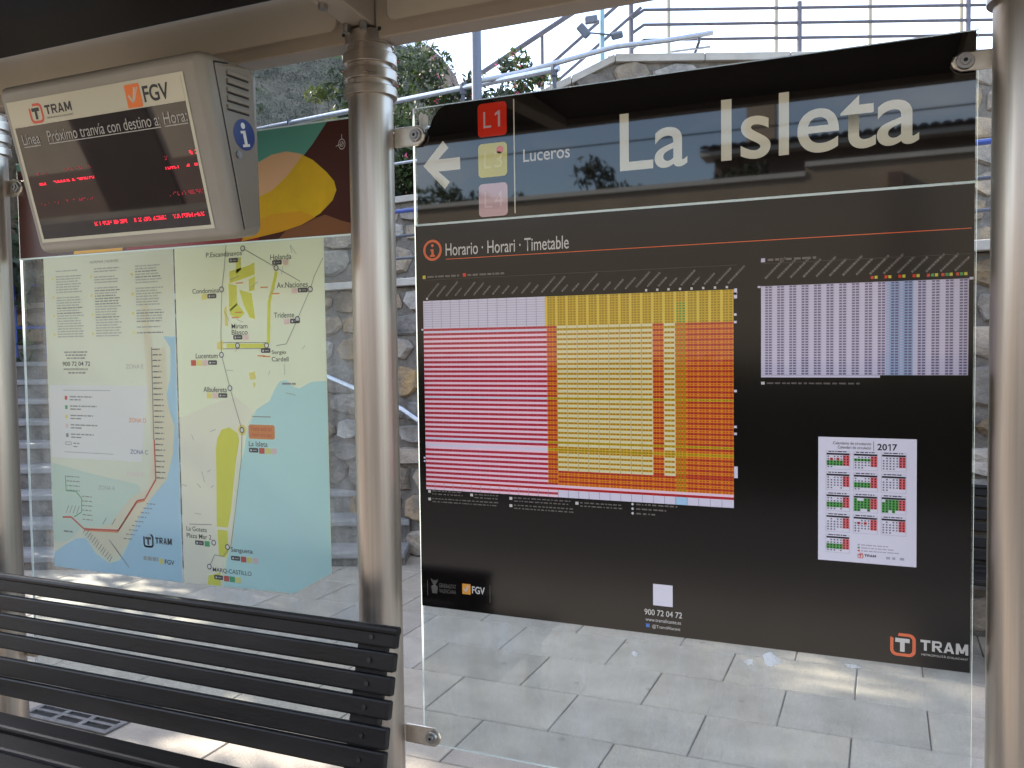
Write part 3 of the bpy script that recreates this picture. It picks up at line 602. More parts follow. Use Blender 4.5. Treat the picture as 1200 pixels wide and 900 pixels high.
branch(tb, S(8.2, 22, 6.1), Vector((0, 0, 1)), .7, .05, 5); tb.build('trunk', M['bark'], bt, smooth=True)
cb = MB()
for _ in range(14): leaf_cloud(cb, S(8.2 + rt.uniform(-1, 1), 22, 7.6 + rt.uniform(-.3, .8)), .35, 8, .10, rt)
cb.build('crown', [M['leaf2']], bt)

# ---- across the tracks (mirrored in the sign): boundary wall, house, trees, wires
sw = thing('boundary_wall', 'plain tan plaster wall mirrored in the lower part of the sign header', 'wall', (-3, -7, 0))
MB().box(-30, -.75, -7.25, -7.0, -.05, 3.24).build('wall_body', M['plaster'], sw); MB().box(-.75, 12, -7.25, -6.99, -.05, 3.33).build('wall_body', M['plaster'], sw)
MB().box(-30, -.75, -7.28, -6.97, 3.24, 3.29).box(-.75, 12, -7.28, -6.96, 3.332, 3.38).build('coping', M['whitetrim'], sw)
MB().box(.02, .16, -7.0, -6.92, -.05, 3.2).build('pilaster', M['plaster2'], sw)
hg = thing('hedge', 'dark clipped hedge mirrored low in the timetable sign', 'hedge', (-3, -6.7, 0)); hgb = MB(); rh = random.Random(41)  # unseen foliage added across the tracks to darken the sign's lower reflection
for _ in range(9500):
    p = Vector((rh.uniform(-5.6, 7), rh.uniform(-6.95, -6.45), 0)); p.z = rh.uniform(.05, 1.38 + .05 * math.sin(p.x * 2.3))
    if rh.random() < .6: p.y = rh.uniform(-6.5, -6.42)
    leaf_cloud(hgb, p, .05, 1, .17, rh)
hgb.build('foliage', M['leafdark'], hg); MB().box(-5.6, 7, -6.9, -6.55, -.04, 1.30).build('core', M['leafdark'], hg)
MB().box(-9.6, -8.3, -7.0, -6.97, -.05, 2.15).build('gate', M['gatewood'], sw); MB().box(-9.75, -8.15, -7.0, -6.95, 2.152, 2.32).build('gate_lintel', M['whitetrim'], sw)  # dark gateway and flanking pilasters added to vary the display screen's reflection
for x in (-11.6, -6.9): MB().box(x, x + .35, -7.0, -6.93, -.05, 3.2).build('pilaster', M['plaster2'], sw)
MB().box(-30, -.76, -7.0, -6.985, -.05, .55).build('plinth', M['plaster2'], sw)
ho = thing('house', 'tile roofed house with battlemented chimney mirrored behind the station name', 'house', (1, -16, 0))
MB().box(-2.9, 9, -19, -13.9, -.05, 4.95).build('wall', M['plaster2'], ho)
MB().box(-3.1, 9.3, -14.2, -13.55, 4.95, 5.04).build('eave', M['whitetrim'], ho)
tm = MB()
for k in range(9):
    a0, a1 = math.pi * k / 8, 0
tw = .17
tile = MB()
prof = [(math.cos(math.pi * k / 6) * tw * .5, math.sin(math.pi * k / 6) * .065) for k in range(7)]
for (x, z), (x2, z2) in zip(prof, prof[1:]): tile.poly([(x, 0, z), (x2, 0, z2), (x2, -3.2, z2 + .62), (x, -3.2, z + .62)])
tile_me = tile.build('roof_tile', M['tile'], None, smooth=True, recalc=True); tmesh = tile_me.data; bpy.data.objects.remove(tile_me)
rf = MB().prism([(-3.1, -13.52, 5.05), (9.3, -13.52, 5.05), (9.3, -16.7, 5.67), (-3.1, -16.7, 5.67)], (0, -.1, -.06)).build('roof', M['plaster2'], ho, recalc=True)
for k in range(72): place('roof_tile', tmesh, (-3.0 + k * tw, -13.45, 5.06), rf)
ch = MB().box(-2.33, -1.84, -14.4, -13.96, 4.2, 5.85)
for k in range(3): ch.box(-2.33 + k * .185, -2.21 + k * .185, -14.4, -13.96, 5.852, 5.98)
ch.build('chimney', M['plaster'], ho)
for x in (-1.2, .9, 3.0):
    wn = MB().box(x, x + .9, -13.9, -13.86, 2.6, 4.1).build('window', M['whitetrim'], ho); MB().box(x + .08, x + .82, -13.86, -13.85, 2.68, 4.02).build('pane', M['winglass'], wn)
for (x, y, h, sp, lab) in ((-3.6, -10.5, 4.5, 1.1, 'dark tree mirrored left of the large station name'), (-2.4, -11.5, 4.5, .9, 'dark bushy tree mirrored behind the letters La'), (-7.2, -11, 4.5, 1.3, 'dark tree mirrored behind the white arrow'), (-5.3, -11, 4.2, .9, 'low dark tree mirrored under the line destination')):
    plant('street_tree', lab, 'tree', (x, y, 0), h, sp, 22, 120, .16, rv, M['leafdark'], M['leaf'], 0, 'trees behind the boundary wall', trunk=.45, rc=.38, tr=.08)
wr = thing('overhead_wire', 'thin overhead wire mirrored as a dark line across the sign header', 'wire', (0, -12.6, 5.1))
MB().tube([(-40, -12.6, 5.35), (-12, -12.6, 5.16), (0, -12.6, 5.13), (12, -12.6, 5.16), (40, -12.6, 5.35)], .016, 6).build('wire_strand', M['wire'], wr)

# ================================================================== SHELTER
CX = (-3.07, -1.395, .28); CR = .0655
sh = thing('tram_shelter', 'tram stop shelter with round brushed steel columns and dark roof', 'shelter', (-1.395, 0, 0))
for x in CX:
    c = MB().lathe([(CR, -.01), (CR, 2.47)], x, 0, 56).build('column', M['steel'], sh, smooth=True)
    for z0, z1, r_ in ((2.285, 2.312, .0785), (2.330, 2.360, .0785), (2.376, 2.408, .0785)):
        MB().lathe([(CR, z0), (r_ - .0015, z0), (r_, z0 + .0015), (r_, z1 - .0015), (r_ - .0015, z1), (CR, z1)], x, 0, 56).build('collar_ring', M['steel_ring'], c, smooth=True)
    MB().lathe([(CR, 2.43), (.070, 2.432), (.070, 2.468), (CR, 2.47)], x, 0, 56).build('collar_ring', M['steel_ring'], c, smooth=True)
    MB().lathe([(.11, -.005), (.11, .012), (.07, .014), (.0657, .03)], x, 0, 40).build('base_flange', M['steel'], c, smooth=True)
    # arm that carries the roof towards the platform edge
    a = MB(); hw = .042
    a.prism([(x - hw, .06, 2.470), (x - hw, .06, 2.60), (x - hw, -1.50, 2.60), (x - hw, -1.50, 2.56), (x - hw, -.30, 2.50)], (2 * hw, 0, 0)).build('roof_arm', M['beam'], sh, recalc=True, bevel=.006)
    for (dx, dy, z, r_) in ((-.028, -.075, 2.468, .011), (.028, -.075, 2.468, .011), (-.02, -.20, 2.490, .013)): MB().lathe([(.0001, z - .012), (r_, z - .012), (r_, z + .012)], x + dx, dy, 8).build('bolt', M['bolt'], c, smooth=True)
# long beam between the columns, each bay with its inset
for xa, xb in ((-3.9, -3.07 - .045), (-3.07 + .045, -1.395 - .045), (-1.395 + .045, .28 - .045), (.28 + .045, 1.6)):
    bm = MB().box(xa, xb, -.04, .04, 2.440, 2.70).build('beam', M['beam'], sh, bevel=.005)
    y = -.0405
    lo = rr(xa + .035, xb - .035, 2.475, 2.69, .03); n = len(lo)
    fr = MB(); li = rr(xa + .042, xb - .042, 2.482, 2.683, .026)
    fr.ring(lo, li, y - .003); fr.ring(rr(xa + .033, xb - .033, 2.473, 2.692, .032), lo, y); fr.build('inset_frame', M['beam'], bm)
    MB().pz(li, y - .0012).build('inset_panel', M['beam_panel'], bm)
    sc = MB()
    for xs in (xa + .016, xb - .016): sc.disc(xs, 2.466, .006, y - .002)
    sc.build('screw', M['darkbolt'], bm)
# smoked roof sheet and its frame
MB().box(-3.95, 1.7, -1.55, -.052, 2.605, 2.625).build('roof_panel', M['roof'], sh)
MB().box(-3.95, 1.7, -1.60, -1.551, 2.575, 2.66).build('roof_edge', M['beam'], sh, bevel=.006)
MB().box(-3.95, 1.7, -.050, .30, 2.705, 2.73).build('roof_gutter', M['beam'], sh, bevel=.006)
bt_ = MB()
for xx in (-2.87, -2.84): bt_.lathe([(.0001, 2.592), (.012, 2.596), (.014, 2.605)], xx, -.22 if xx < -2.85 else -.25, 10)
bt_.build('roof_rivet', M['bolt'], sh, smooth=True)

def bracket(parent, x_col, x_end, z, h=.058, tip='round'):
    # flat steel clamp running from the column across the pane edge, bolted through
    s_ = 1 if x_end > x_col else -1; pts = []
    yf = .030
    o = MB(); xs = x_col + s_ * .058
    o.prism([(xs, yf, z - h / 2), (x_end - s_ * .022, yf, z - h / 2), (x_end - s_ * .006, yf, z - h * .3), (x_end, yf, z), (x_end - s_ * .006, yf, z + h * .3), (x_end - s_ * .022, yf, z + h / 2), (xs, yf, z + h / 2)], (0, .010, 0))
    b_ = o.build('bracket', M['bracket'], parent, recalc=True, bevel=.004)
    MB().box(min(xs, xs - s_ * .012), max(xs, xs - s_ * .012), -.010, .030, z - h / 2 + .001, z + h / 2 - .001).build('bracket_root', M['bracket'], b_)
    xb_ = x_end - s_ * .030
    pb = MB(); n = 16
    for r0, r1, ya, yb in ((.020, .018, yf, yf - .008), (.011, .010, yf - .008, yf - .013)):
        pb.tube([(xb_, ya, z), (xb_, yb, z)], [r0, r1], n)
    pb.build('bolt', M['bolt'], b_, smooth=True)
    pc = MB().tube([(xb_, yf - .0131, z), (xb_, yf - .0134, z)], .005, 6).build('bolt_socket', M['seam'], b_)

# ================================================================== INFORMATION SIGN (right bay)
X0, X1, ZT, ZB, ZS = -1.279, .188, 2.252, .772, 1.912
sg = thing('information_sign', 'large dark glass sign with station name, timetable and line badges', 'sign', (-.55, .055, .36))
def pane(parent, x0, x1, z0, z1, ya=.050, yb=.060):
    b = MB().box(x0, x1, ya, yb, z0, z1); b.m = [1, 1, 0, 1, 0, 1]; return b.build('glass_pane', [M['glass'], M['glass_edge']], parent)
pane(sg, X0 - .004, X1 + .004, .345, ZT + .004)
yf = .0462
hp = [(X1 - .001, ZS + .003), (X1 - .001, ZT), (-1.175, ZT)] + [(-1.175 - .035 * math.sin(q * .3) - .0, ZT - .018 * q) for q in range(1, 3)]
hp = [(X0 + .010, ZS + .003), (X1 - .001, ZS + .003), (X1 - .001, ZT), (-1.172, ZT), (-1.195, ZT - .012), (-1.213, ZT - .034), (-1.226, ZT - .060), (-1.246, ZT - .082), (-1.268, ZT - .096)]
hd = MB().prism([(x, yf, z) for x, z in hp], (0, .0036, 0)).build('header_film', M['film'], sg, recalc=True)
tf = MB().box(X0 + .001, X1 - .001, yf, .0498, ZB, ZS - .003).build('timetable_film', M['film2'], sg)
MB().box(X0, X1, yf - .0004, .0498, ZS - .003, ZS + .003).build('seam_strip', M['glass_edge'], sg)
y1 = yf - .0005; y2 = yf - .0010; y3 = yf - .0015
# arrow, badges, divider, names
MB().pz([(-1.247, 2.083), (-1.181, 2.150), (-1.163, 2.128), (-1.197, 2.098), (-1.126, 2.098), (-1.126, 2.063), (-1.197, 2.063), (-1.160, 2.030), (-1.177, 2.010)], y1).build('arrow', M['ink_white'], hd)
for nm, z0, z1, m_, mt_ in (('L1', 2.146, 2.240, 'ink_red', 'ink_pink'), ('L3', 2.032, 2.127, 'ink_yel', 'ink_ltyel'), ('L4', 1.921, 2.014, 'ink_pink', 'ink_ltpink')):
    if mt_ not in M: M[mt_] = ink(mt_, *((224, 214, 120) if 'yel' in mt_ else (222, 194, 196)))
    b_ = MB().pz(rr(-1.068, -.978, z0, z1, .012), y1).build('line_badge', M[m_], sg)
    T(b_, 'L', -1.050, z0 + .025, z0 + .070, y2, M[mt_], x1=-1.026)
    if nm == 'L1': one(b_, -1.014, -.998, z0 + .025, z0 + .070, y2, M[mt_])
    else: T(b_, nm[1], -1.019, z0 + .025, z0 + .070, y2, M[mt_], x1=-.992)
MB().disc(-1.000, 2.106, .011, y2).build('sticker_dot', M['ink_or'], sg)
MB().q(-.9575, -.954, 1.925, 2.242, y1).build('divider', M['ink_white'], hd)
T(hd, 'Luceros', -.929, 2.064, 2.099, y1, M['ink_white2'], x1=-.791, bold=.006)
T(hd, 'La', -.650, 2.011, 2.163, y1, M['ink_white'], x1=-.470, bold=.009)
T(hd, 'Isleta', -.384, 2.012, 2.167, y1, M['ink_white'], x1=.071, bold=.009)
# heading
MB().ring([(-1.2215 + .031 * math.cos(q / 24 * 6.2832), 1.836 + .031 * math.sin(q / 24 * 6.2832)) for q in range(24)], [(-1.2215 + .0235 * math.cos(q / 24 * 6.2832), 1.836 + .0235 * math.sin(q / 24 * 6.2832)) for q in range(24)], y1).disc(-1.2215, 1.8495, .0045, y1).q(-1.228, -1.2175, 1.833, 1.839, y1).q(-1.2250, -1.2175, 1.821, 1.833, y1).q(-1.230, -1.213, 1.817, 1.8225, y2).build('info_icon', M['ink_or'], tf)
T(tf, 'Horario · Horari · Timetable', -1.178, 1.817, 1.853, y1, M['ink_white2'], x1=-.797, bold=.004)
MB().q(-1.178, .181, 1.8065, 1.8085, y1).build('rule', M['ink_or'], tf)
MB().q(-1.254, -.345, 1.749, 1.750, y1).q(-.286, .181, 1.749, 1.750, y1).build('rule', M['ink_dim'], tf)
rp = random.Random(2)
lg = MB().q(-1.256, -1.246, 1.753, 1.763, y1, 0).q(-1.123, -1.113, 1.754, 1.764, y1, 1).q(-.286, -.276, 1.753, 1.763, y1, 2)
for a, b_ in ((-1.240, -1.135), (-1.108, -.99), (-.270, -.155)): scribble(lg, a, b_, 1.7555, .0055, y1, 3, rp)
lg.build('line_legend', [M['ink_yel'], M['ink_red'], TT[12], M['ink_grey']], tf, kind='stuff')
# timetable 1
TX0, TZ0, CW, RH = -1.256, 1.688, .03007, .00684
tt = MB(); tk = MB()
def cell(c, r_):
    al = (r_ % 2 == 0)
    left = c < 13; yrow = r_ in (41, 59, 62)
    if r_ >= 79: return 0 if c > 13 else (1 if al else 2)
    if r_ in (77, 78): return 2 if r_ == 77 else 7
    if left: return 0 if r_ < 12 or r_ == 13 or yrow else (1 if al else 2)
    if r_ < 12: return 3
    if c == 13: return 3 if yrow else (6 if al else 5)
    if r_ > 70: return 5 if al else 6
    if 14 <= c <= 22 or c == 24: return 3 if yrow else (4 if al else (0 if False else 3 if r_ == 13 else 4))
    return 3 if yrow else (6 if al else 5)
for r_ in range(82):
    z1 = TZ0 - r_ * RH; z0 = z1 - RH
    c = 0
    while c < 30:
        k = cell(c, r_); e = c
        while e + 1 < 30 and cell(e + 1, r_) == k: e += 1
        tt.q(TX0 + c * CW, TX0 + (e + 1) * CW, z0, z1, y1, k); c = e + 1
    for c in range(30):
        k = cell(c, r_); x = TX0 + c * CW
        mi = {0: None, 1: 11, 2: None, 3: 10, 4: 17 if r_ % 2 else None, 5: 6, 6: 11, 7: 11, 8: None}[k]
        if c == 25 and 3 < r_ < 77: mi = 16 if r_ < 12 else 10
        if k == 4 and r_ % 2: tk.q(x + .001, x + CW - .002, z0 + .0004, z1 - .0004, y1 - .0002, 3)
        if mi is None: continue
        for a in (.10, .36, .66): tk.q(x + CW * a, x + CW * (a + (.18 if a < .6 else .24)), z0 + RH * .22, z1 - RH * .20, y2, mi)
for r_ in range(12, 79):
    if cell(0, r_) == 1: tk.q(TX0, TX0 + 13 * CW, TZ0 - (r_ + 1.08) * RH, TZ0 - (r_ + .9) * RH, y1 - .0001, 1)
for c in range(13, 30): tk.q(TX0 + c * CW - CW * .12, TX0 + c * CW + CW * .12, TZ0 - 12 * RH, TZ0, y2 - .0001, 18)
for c in range(1, 30):
    x = TX0 + c * CW; tk.q(x - .0005, x + .0005, TZ0 - 12 * RH, TZ0, y2, 9 if c < 13 else 10); tk.q(x - .0005, x + .0005, TZ0 - 82 * RH, TZ0 - 79 * RH, y2, 9)
    if 14 <= c <= 22: tk.q(x - .0006, x + .0006, TZ0 - 71 * RH, TZ0 - 12 * RH, y2, 10)
for r_ in range(1, 12): tk.q(TX0, TX0 + 13 * CW, TZ0 - r_ * RH - .0004, TZ0 - r_ * RH + .0004, y2, 9)
tk.q(TX0 + 25 * CW, TX0 + 26 * CW, TZ0 - 82 * RH, TZ0 - 79 * RH, y2, 8)
for z in (1.678, 1.625, 1.606, 1.430, 1.338, 1.320): tt.q(-.353, -.346, z - .004, z + .002, y1, 0)
tt.q(-.353, -.345, 1.665, 1.69, y1, 0); tt.q(-.353, -.344, 1.205, 1.235, y1, 0)
for z in (1.604, 1.222, 1.212): tt.q(-1.263, -1.257, z - .003, z + .002, y1, 0)
t1 = tt.build('timetable_grid', TT, tf); tk.build('timetable_figures', TT, tf, kind='stuff')
# slanted stop names over the columns
hn = MB()
def slant(x, z, l, mi=0):
    a = R(46); dx, dz = math.cos(a), math.sin(a); t_ = 0; nx, nz2 = -dz * .0026, dx * .0026
    while t_ < l:
        e = min(l, t_ + rp.uniform(.003, .008)); p = (x + dx * t_, z + dz * t_); q = (x + dx * e, z + dz * e)
        hn.pz([(p[0] - nx, p[1] - nz2), (q[0] - nx, q[1] - nz2), (q[0] + nx, q[1] + nz2), (p[0] + nx, p[1] + nz2)], y1, mi); t_ = e + .0013
for c in range(30):
    slant(TX0 + (c + .55) * CW, 1.700 + (.004 if c > 20 else 0), rp.uniform(.025, .062))
    if c > 21 or c == 0: hn.q(TX0 + (c + .35) * CW, TX0 + (c + .55) * CW, 1.6915, 1.6975, y1, 1)
for c in range(15):
    x = -.276 + c * .0303; slant(x, 1.712, rp.uniform(.028, .07))
    if c > 7:
        for k, mi in enumerate((2, 3, 4)[: (2 if c < 12 else 3)]): hn.q(x + .002 + k * .0085, x + .0085 + k * .0085, 1.7005, 1.7075, y1, (2, 3, 1)[k] if c < 12 else (2, 4, 3)[k])
hn.build('stop_names', [M['ink_grey'], M['ink_white2'], M['ink_red'], M['ink_yel'], TT[16]], tf, kind='stuff')
# timetable 2
t2 = MB(); RW = 34; rz = (1.693 - 1.470) / RW; cw2 = (.177 + .286) / 16
for c in range(16):
    x = -.286 + c * cw2; bl_ = c in (10, 11)
    t2.q(x, x + cw2 * .30, 1.470, 1.693, y1, 13 if not bl_ else 15); t2.q(x + cw2 * .30, x + cw2, 1.470, 1.693, y1, 12 if not bl_ else 15)
    for r_ in range(RW):
        z1 = 1.693 - r_ * rz
        for a, wd in ((.36, .22), (.66, .24)): t2.q(x + cw2 * a, x + cw2 * (a + wd), z1 - rz * .78, z1 - rz * .2, y2, 14)
        t2.q(x + cw2 * .04, x + cw2 * .22, z1 - rz * .70, z1 - rz * .3, y2, 12)
t2.q(-.286, -.01, 1.464, 1.4695, y1, 13); t2.q(-.294, -.287, 1.689, 1.694, y1, 13); t2.q(.178, .186, 1.690, 1.696, y1, 13)
t2.build('timetable_grid', TT, tf)
ft = MB().q(-.286, -.277, 1.446, 1.453, y1, 1); scribble(ft, -.272, -.055, 1.4475, .004, y1, 0, rp, .014)
for (xa, xb, z) in ((-1.250, -1.135, 1.120), (-1.250, -1.02, 1.097), (-1.110, -1.02, 1.117), (-.985, -.80, 1.1145), (-.985, -.79, 1.0935), (-.785, -.65, 1.1125)):
    ft.q(xa, xa + .009, z - .003, z + .005, y1, 1)
    for k in range(2): scribble(ft, xa + .014, xb, z + .0015 - k * .009, .0032, y1, 0, rp, .012)
for k in range(3): ft.disc(-.622, 1.121 - k * .0125, .0035, y1, 1, 8); scribble(ft, -.612, -.50 - k * .03, 1.119 - k * .0125, .004, y1, 0, rp, .013)
ft.build('footnotes', [M['ink_grey'], M['ink_white2']], tf, kind='stuff')
# foot of the sign: crest, logos, telephone
em = MB(); cx_, cz_ = -1.234, .832
em.pz([(cx_ - .008, cz_ - .018), (cx_ + .008, cz_ - .018), (cx_ + .011, cz_ + .002), (cx_, cz_ + .010), (cx_ - .011, cz_ + .002)], y1).disc(cx_, cz_ + .015, .007, y1).pz([(cx_ - .009, cz_ + .016), (cx_ - .013, cz_ + .026), (cx_ - .002, cz_ + .020)], y1).pz([(cx_ + .009, cz_ + .016), (cx_ + .002, cz_ + .020), (cx_ + .012, cz_ + .026)], y1)
em.q(-1.2585, -1.2570, .805, .852, y1).q(-1.0515, -1.050, .805, .856, y1)
em.build('crest', M['ink_grey'], tf)
T(tf, 'GENERALITAT', -1.218, .834, .846, y1, M['ink_grey'], x1=-1.162); T(tf, 'VALENCIANA', -1.218, .818, .830, y1, M['ink_grey'], x1=-1.162)
fgv_logo(tf, -1.141, .822, .031, y1, M['ink_ltor'], M['ink_white2'], M['ink_white2'], .042)
MB().q(-.567, -.514, .851, .909, y1).build('white_square', M['paper'], tf)
T(tf, '900 72 04 72', -.591, .823, .839, y1, M['ink_white2'], x1=-.489, bold=.01)
T(tf, 'www.tramalicante.es', -.588, .806, .8155, y1, M['ink_white2'], x1=-.492)
MB().q(-.587, -.577, .789, .799, y1).build('social_icon', M['ink_blue'], tf)
T(tf, '@TramdAlacant', -.570, .787, .798, y1, M['ink_white2'], x1=-.494)
tram_logo(tf, .016, .793, .056, y1, M['ink_or'], M['ink_white2'], M['ink_white2'], wtext=.101)
for zz in (2.171,): bracket(sg, CX[1], -1.232, zz)
bracket(sg, CX[1], -1.214, .378); bracket(sg, CX[2], .134, 2.182, .044); bracket(sg, CX[2], .134, .378)

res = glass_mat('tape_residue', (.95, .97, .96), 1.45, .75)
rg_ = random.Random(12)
for (x, z, w_, h_) in ((-.262, .742, .030, .020), (-.318, .728, .016, .010), (-.07, .752, .020, .006), (-1.245, 2.214, .026, .030), (-.62, .71, .012, .008)):  # tape smears, except the top left patch: a painted reflection on bare glass
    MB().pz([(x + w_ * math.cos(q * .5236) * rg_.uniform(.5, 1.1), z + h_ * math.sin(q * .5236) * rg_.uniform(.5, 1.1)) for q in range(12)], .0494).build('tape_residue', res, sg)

# ---- calendar sheet stuck on the sign
cl = thing('calendar_sheet', 'white printed year calendar sheet stuck on the dark timetable sign', 'calendar', (-.037, .045, 1.010))
yc = .0445
cp = MB().prism([(-.149, yc, 1.012), (.072, yc, 1.012), (.071, yc, 1.318), (-.149, yc, 1.318)], (0, .0008, 0)).build('paper', M['paper'], cl, recalc=True)
yk = yc - .0004; yk2 = yc - .0008
T(cp, 'Calendario de circulación', -.115, 1.3005, 1.3075, yk, M['cal_dark'], x1=-.029); T(cp, 'Calendari de circulació', -.104, 1.2905, 1.2975, yk, M['cal_dark'], x1=-.029)
MB().q(-.0235, -.0225, 1.287, 1.310, yk).build('rule', M['cal_dark'], cp)
T(cp, '20', -.015, 1.289, 1.305, yk, M['cal_dark'], x1=.0065, bold=.02); one(cp, .0085, .0145, 1.289, 1.305, yk, M['cal_dark']); T(cp, '7', .018, 1.289, 1.305, yk, M['cal_dark'], x1=.029, bold=.02)
mb_ = MB(); rc_ = random.Random(9)
months = [(0, 0, 'g3'), (1, 0, 'g1'), (2, 0, ''), (0, 1, ''), (1, 1, 'g2'), (2, 1, ''), (0, 2, 'g2'), (1, 2, 'g4'), (2, 2, 'g4'), (0, 3, ''), (1, 3, 'r'), (2, 3, ''), (0, 4, 'g2')]
for cx_, ry, kind in months:
    x = -.1295 + cx_ * .0625; z = 1.283 - ry * .0515; W_ = .052
    for (a, b_, c_, d_) in ((x - .0015, x + W_ + .0015, z + .0006, z + .0012), (x - .0015, x + W_ + .0015, z - .0442, z - .0436)): mb_.q(a, b_, c_, d_, yk, 2)
    mb_.q(x - .0015, x - .0009, z - .044, z, yk, 2); mb_.q(x + W_ + .0009, x + W_ + .0015, z - .044, z, yk, 2)
    scribble(mb_, x + .004, x + W_ - .006, z - .0015, .0022, yk, 1, rc_, .010, .002)
    mb_.q(x, x + W_, z - .0085, z - .0040, yk, 1)
    cw_ = W_ / 7
    for rw_ in range(5):
        zz = z - .0092 - rw_ * .0064
        for d_ in range(7):
            if rw_ == 4 and d_ > rc_.choice((1, 2, 4)): continue
            if rw_ == 0 and d_ < rc_.choice((0, 1, 3)): continue
            cc = None
            if d_ >= 5: cc = 3
            elif kind == 'g4' or (kind == 'g3' and rw_ in (2, 3)) or (kind == 'g2' and rw_ in (2, 3)) or (kind == 'g1' and rw_ == 1): cc = 4
            elif kind in ('r', 'g3') and rw_ == 1 and d_ in (1, 3): cc = 3
            if cc: mb_.q(x + d_ * cw_ + .0002, x + (d_ + 1) * cw_ - .0002, zz - .0064, zz, yk, cc)
            mb_.q(x + d_ * cw_ + .0020, x + d_ * cw_ + .0054, zz - .0048, zz - .0016, yk2, 1 if cc else 5)
mb_.build('month_grid', [M['paper'], M['cal_dark'], M['cal_grey'], M['cal_red'], M['cal_green'], mat('cal_mid', srgb(96, 92, 104), .3)], cp, kind='stuff')
ky = MB()
for k, c_ in enumerate((6, 4, 3)):
    ky.q(-.058, -.053, 1.0545 - k * .0072, 1.0585 - k * .0072, yk, c_ if c_ != 6 else 2); scribble(ky, -.050, .01 + k * .012, 1.0552 - k * .0072, .0024, yk, 5, rc_, .012, .002)
scribble(ky, .006, .026, 1.026, .006, yk, 2, rc_, .01); scribble(ky, .036, .050, 1.026, .006, yk, 2, rc_, .01)
ky.build('colour_key', [M['paper'], M['cal_dark'], M['cal_grey'], M['cal_red'], M['cal_green'], M['cal_grey']], cp, kind='stuff')
tram_logo(cp, -.058, 1.0235, .013, yk, M['redor'], M['redor'], M['cal_dark'], sub=False, wtext=.026)

# ================================================================== MAP PANE (left bay)
mp2 = thing('map_sign', 'glass pane with pale tram map sheets under a colourful printed band', 'sign', (-2.24, .055, .36))
pane(mp2, -2.985, -1.498, .36, 2.256)
ya = .0478
art = MB().box(-2.981, -1.502, ya, .0498, 1.904, 2.252).build('art_band', [ART[0]], mp2)
a1 = ya - .0004; a2 = ya - .0008; a3 = ya - .0012
MB().pz([(-2.981, 2.252), (-2.981, 2.23), (-2.3, 2.10), (-1.86, 2.10), (-1.70, 2.135), (-1.64, 2.19), (-1.585, 2.252)], a1).build('art_shape', ART[1], art)
blob = [(-1.93, 1.905), (-1.766, 1.926), (-1.690, 1.942), (-1.617, 1.973), (-1.570, 2.010), (-1.555, 2.040), (-1.563, 2.068), (-1.590, 2.098), (-1.640, 2.140), (-1.690, 2.165), (-1.742, 2.177), (-1.80, 2.172), (-1.861, 2.150), (-1.91, 2.10), (-1.95, 2.02)]
MB().pz(blob, a2).build('art_shape', ART[3], art)
MB().pz([(-1.95, 2.02), (-1.86, 2.040), (-1.80, 2.060), (-1.745, 2.096), (-1.700, 2.138), (-1.678, 2.160), (-1.690, 2.165), (-1.742, 2.177), (-1.80, 2.172), (-1.861, 2.150), (-1.91, 2.10)], a3).build('art_shape', ART[2], art)
MB().pz([(-1.93, 1.905), (-1.766, 1.926), (-1.690, 1.942), (-1.635, 1.963), (-1.69, 1.985), (-1.80, 1.985), (-1.90, 1.960)], a3).build('art_shape', ART[6], art)
MB().pz([(-1.62, 1.905), (-1.50, 1.905), (-1.503, 1.935), (-1.538, 1.945), (-1.60, 1.968), (-1.64, 1.958), (-1.690, 1.941), (-1.75, 1.928), (-1.78, 1.905)], a1).build('art_shape', ART[4], art)
MB().pz([(-2.70, 1.905), (-2.46, 1.905), (-2.43, 1.98), (-2.52, 2.06), (-2.66, 1.99)], a1).build('art_shape', ART[6], art)
MB().pz([(-2.44, 1.905), (-1.86, 1.905), (-1.86, 1.935), (-2.2, 1.97), (-2.43, 1.98)], a2).build('art_shape', ART[5], art)
sc = MB(); px_, pz_ = -1.532, 2.178
sc.ring([(px_ + .013 * math.cos(q * .3927), pz_ + .017 * math.sin(q * .3927)) for q in range(16)], [(px_ + .0105 * math.cos(q * .3927), pz_ + .014 * math.sin(q * .3927)) for q in range(16)], a1).ring([(px_ + .007 * math.cos(q * .7854), pz_ + .009 * math.sin(q * .7854)) for q in range(8)], [(px_ + .005 * math.cos(q * .7854), pz_ + .0065 * math.sin(q * .7854)) for q in range(8)], a1)
sc.line([(px_, pz_ + .012), (px_, pz_ + .030)], .0025, a1).line([(px_ - .022, pz_ - .005), (px_ - .008, pz_)], .0025, a1).line([(px_ - .006, pz_ - .006), (px_ + .006, pz_ + .006)], .0025, a1).build('emblem', ART[7], art)
MB().box(-2.985, -1.498, .0474, .0498, 1.898, 1.9035).build('edge_strip', M['glass_edge'], mp2); MB().box(-2.985, -1.498, .0474, .0498, 2.2522, 2.257).build('edge_strip', M['glass_edge'], mp2)
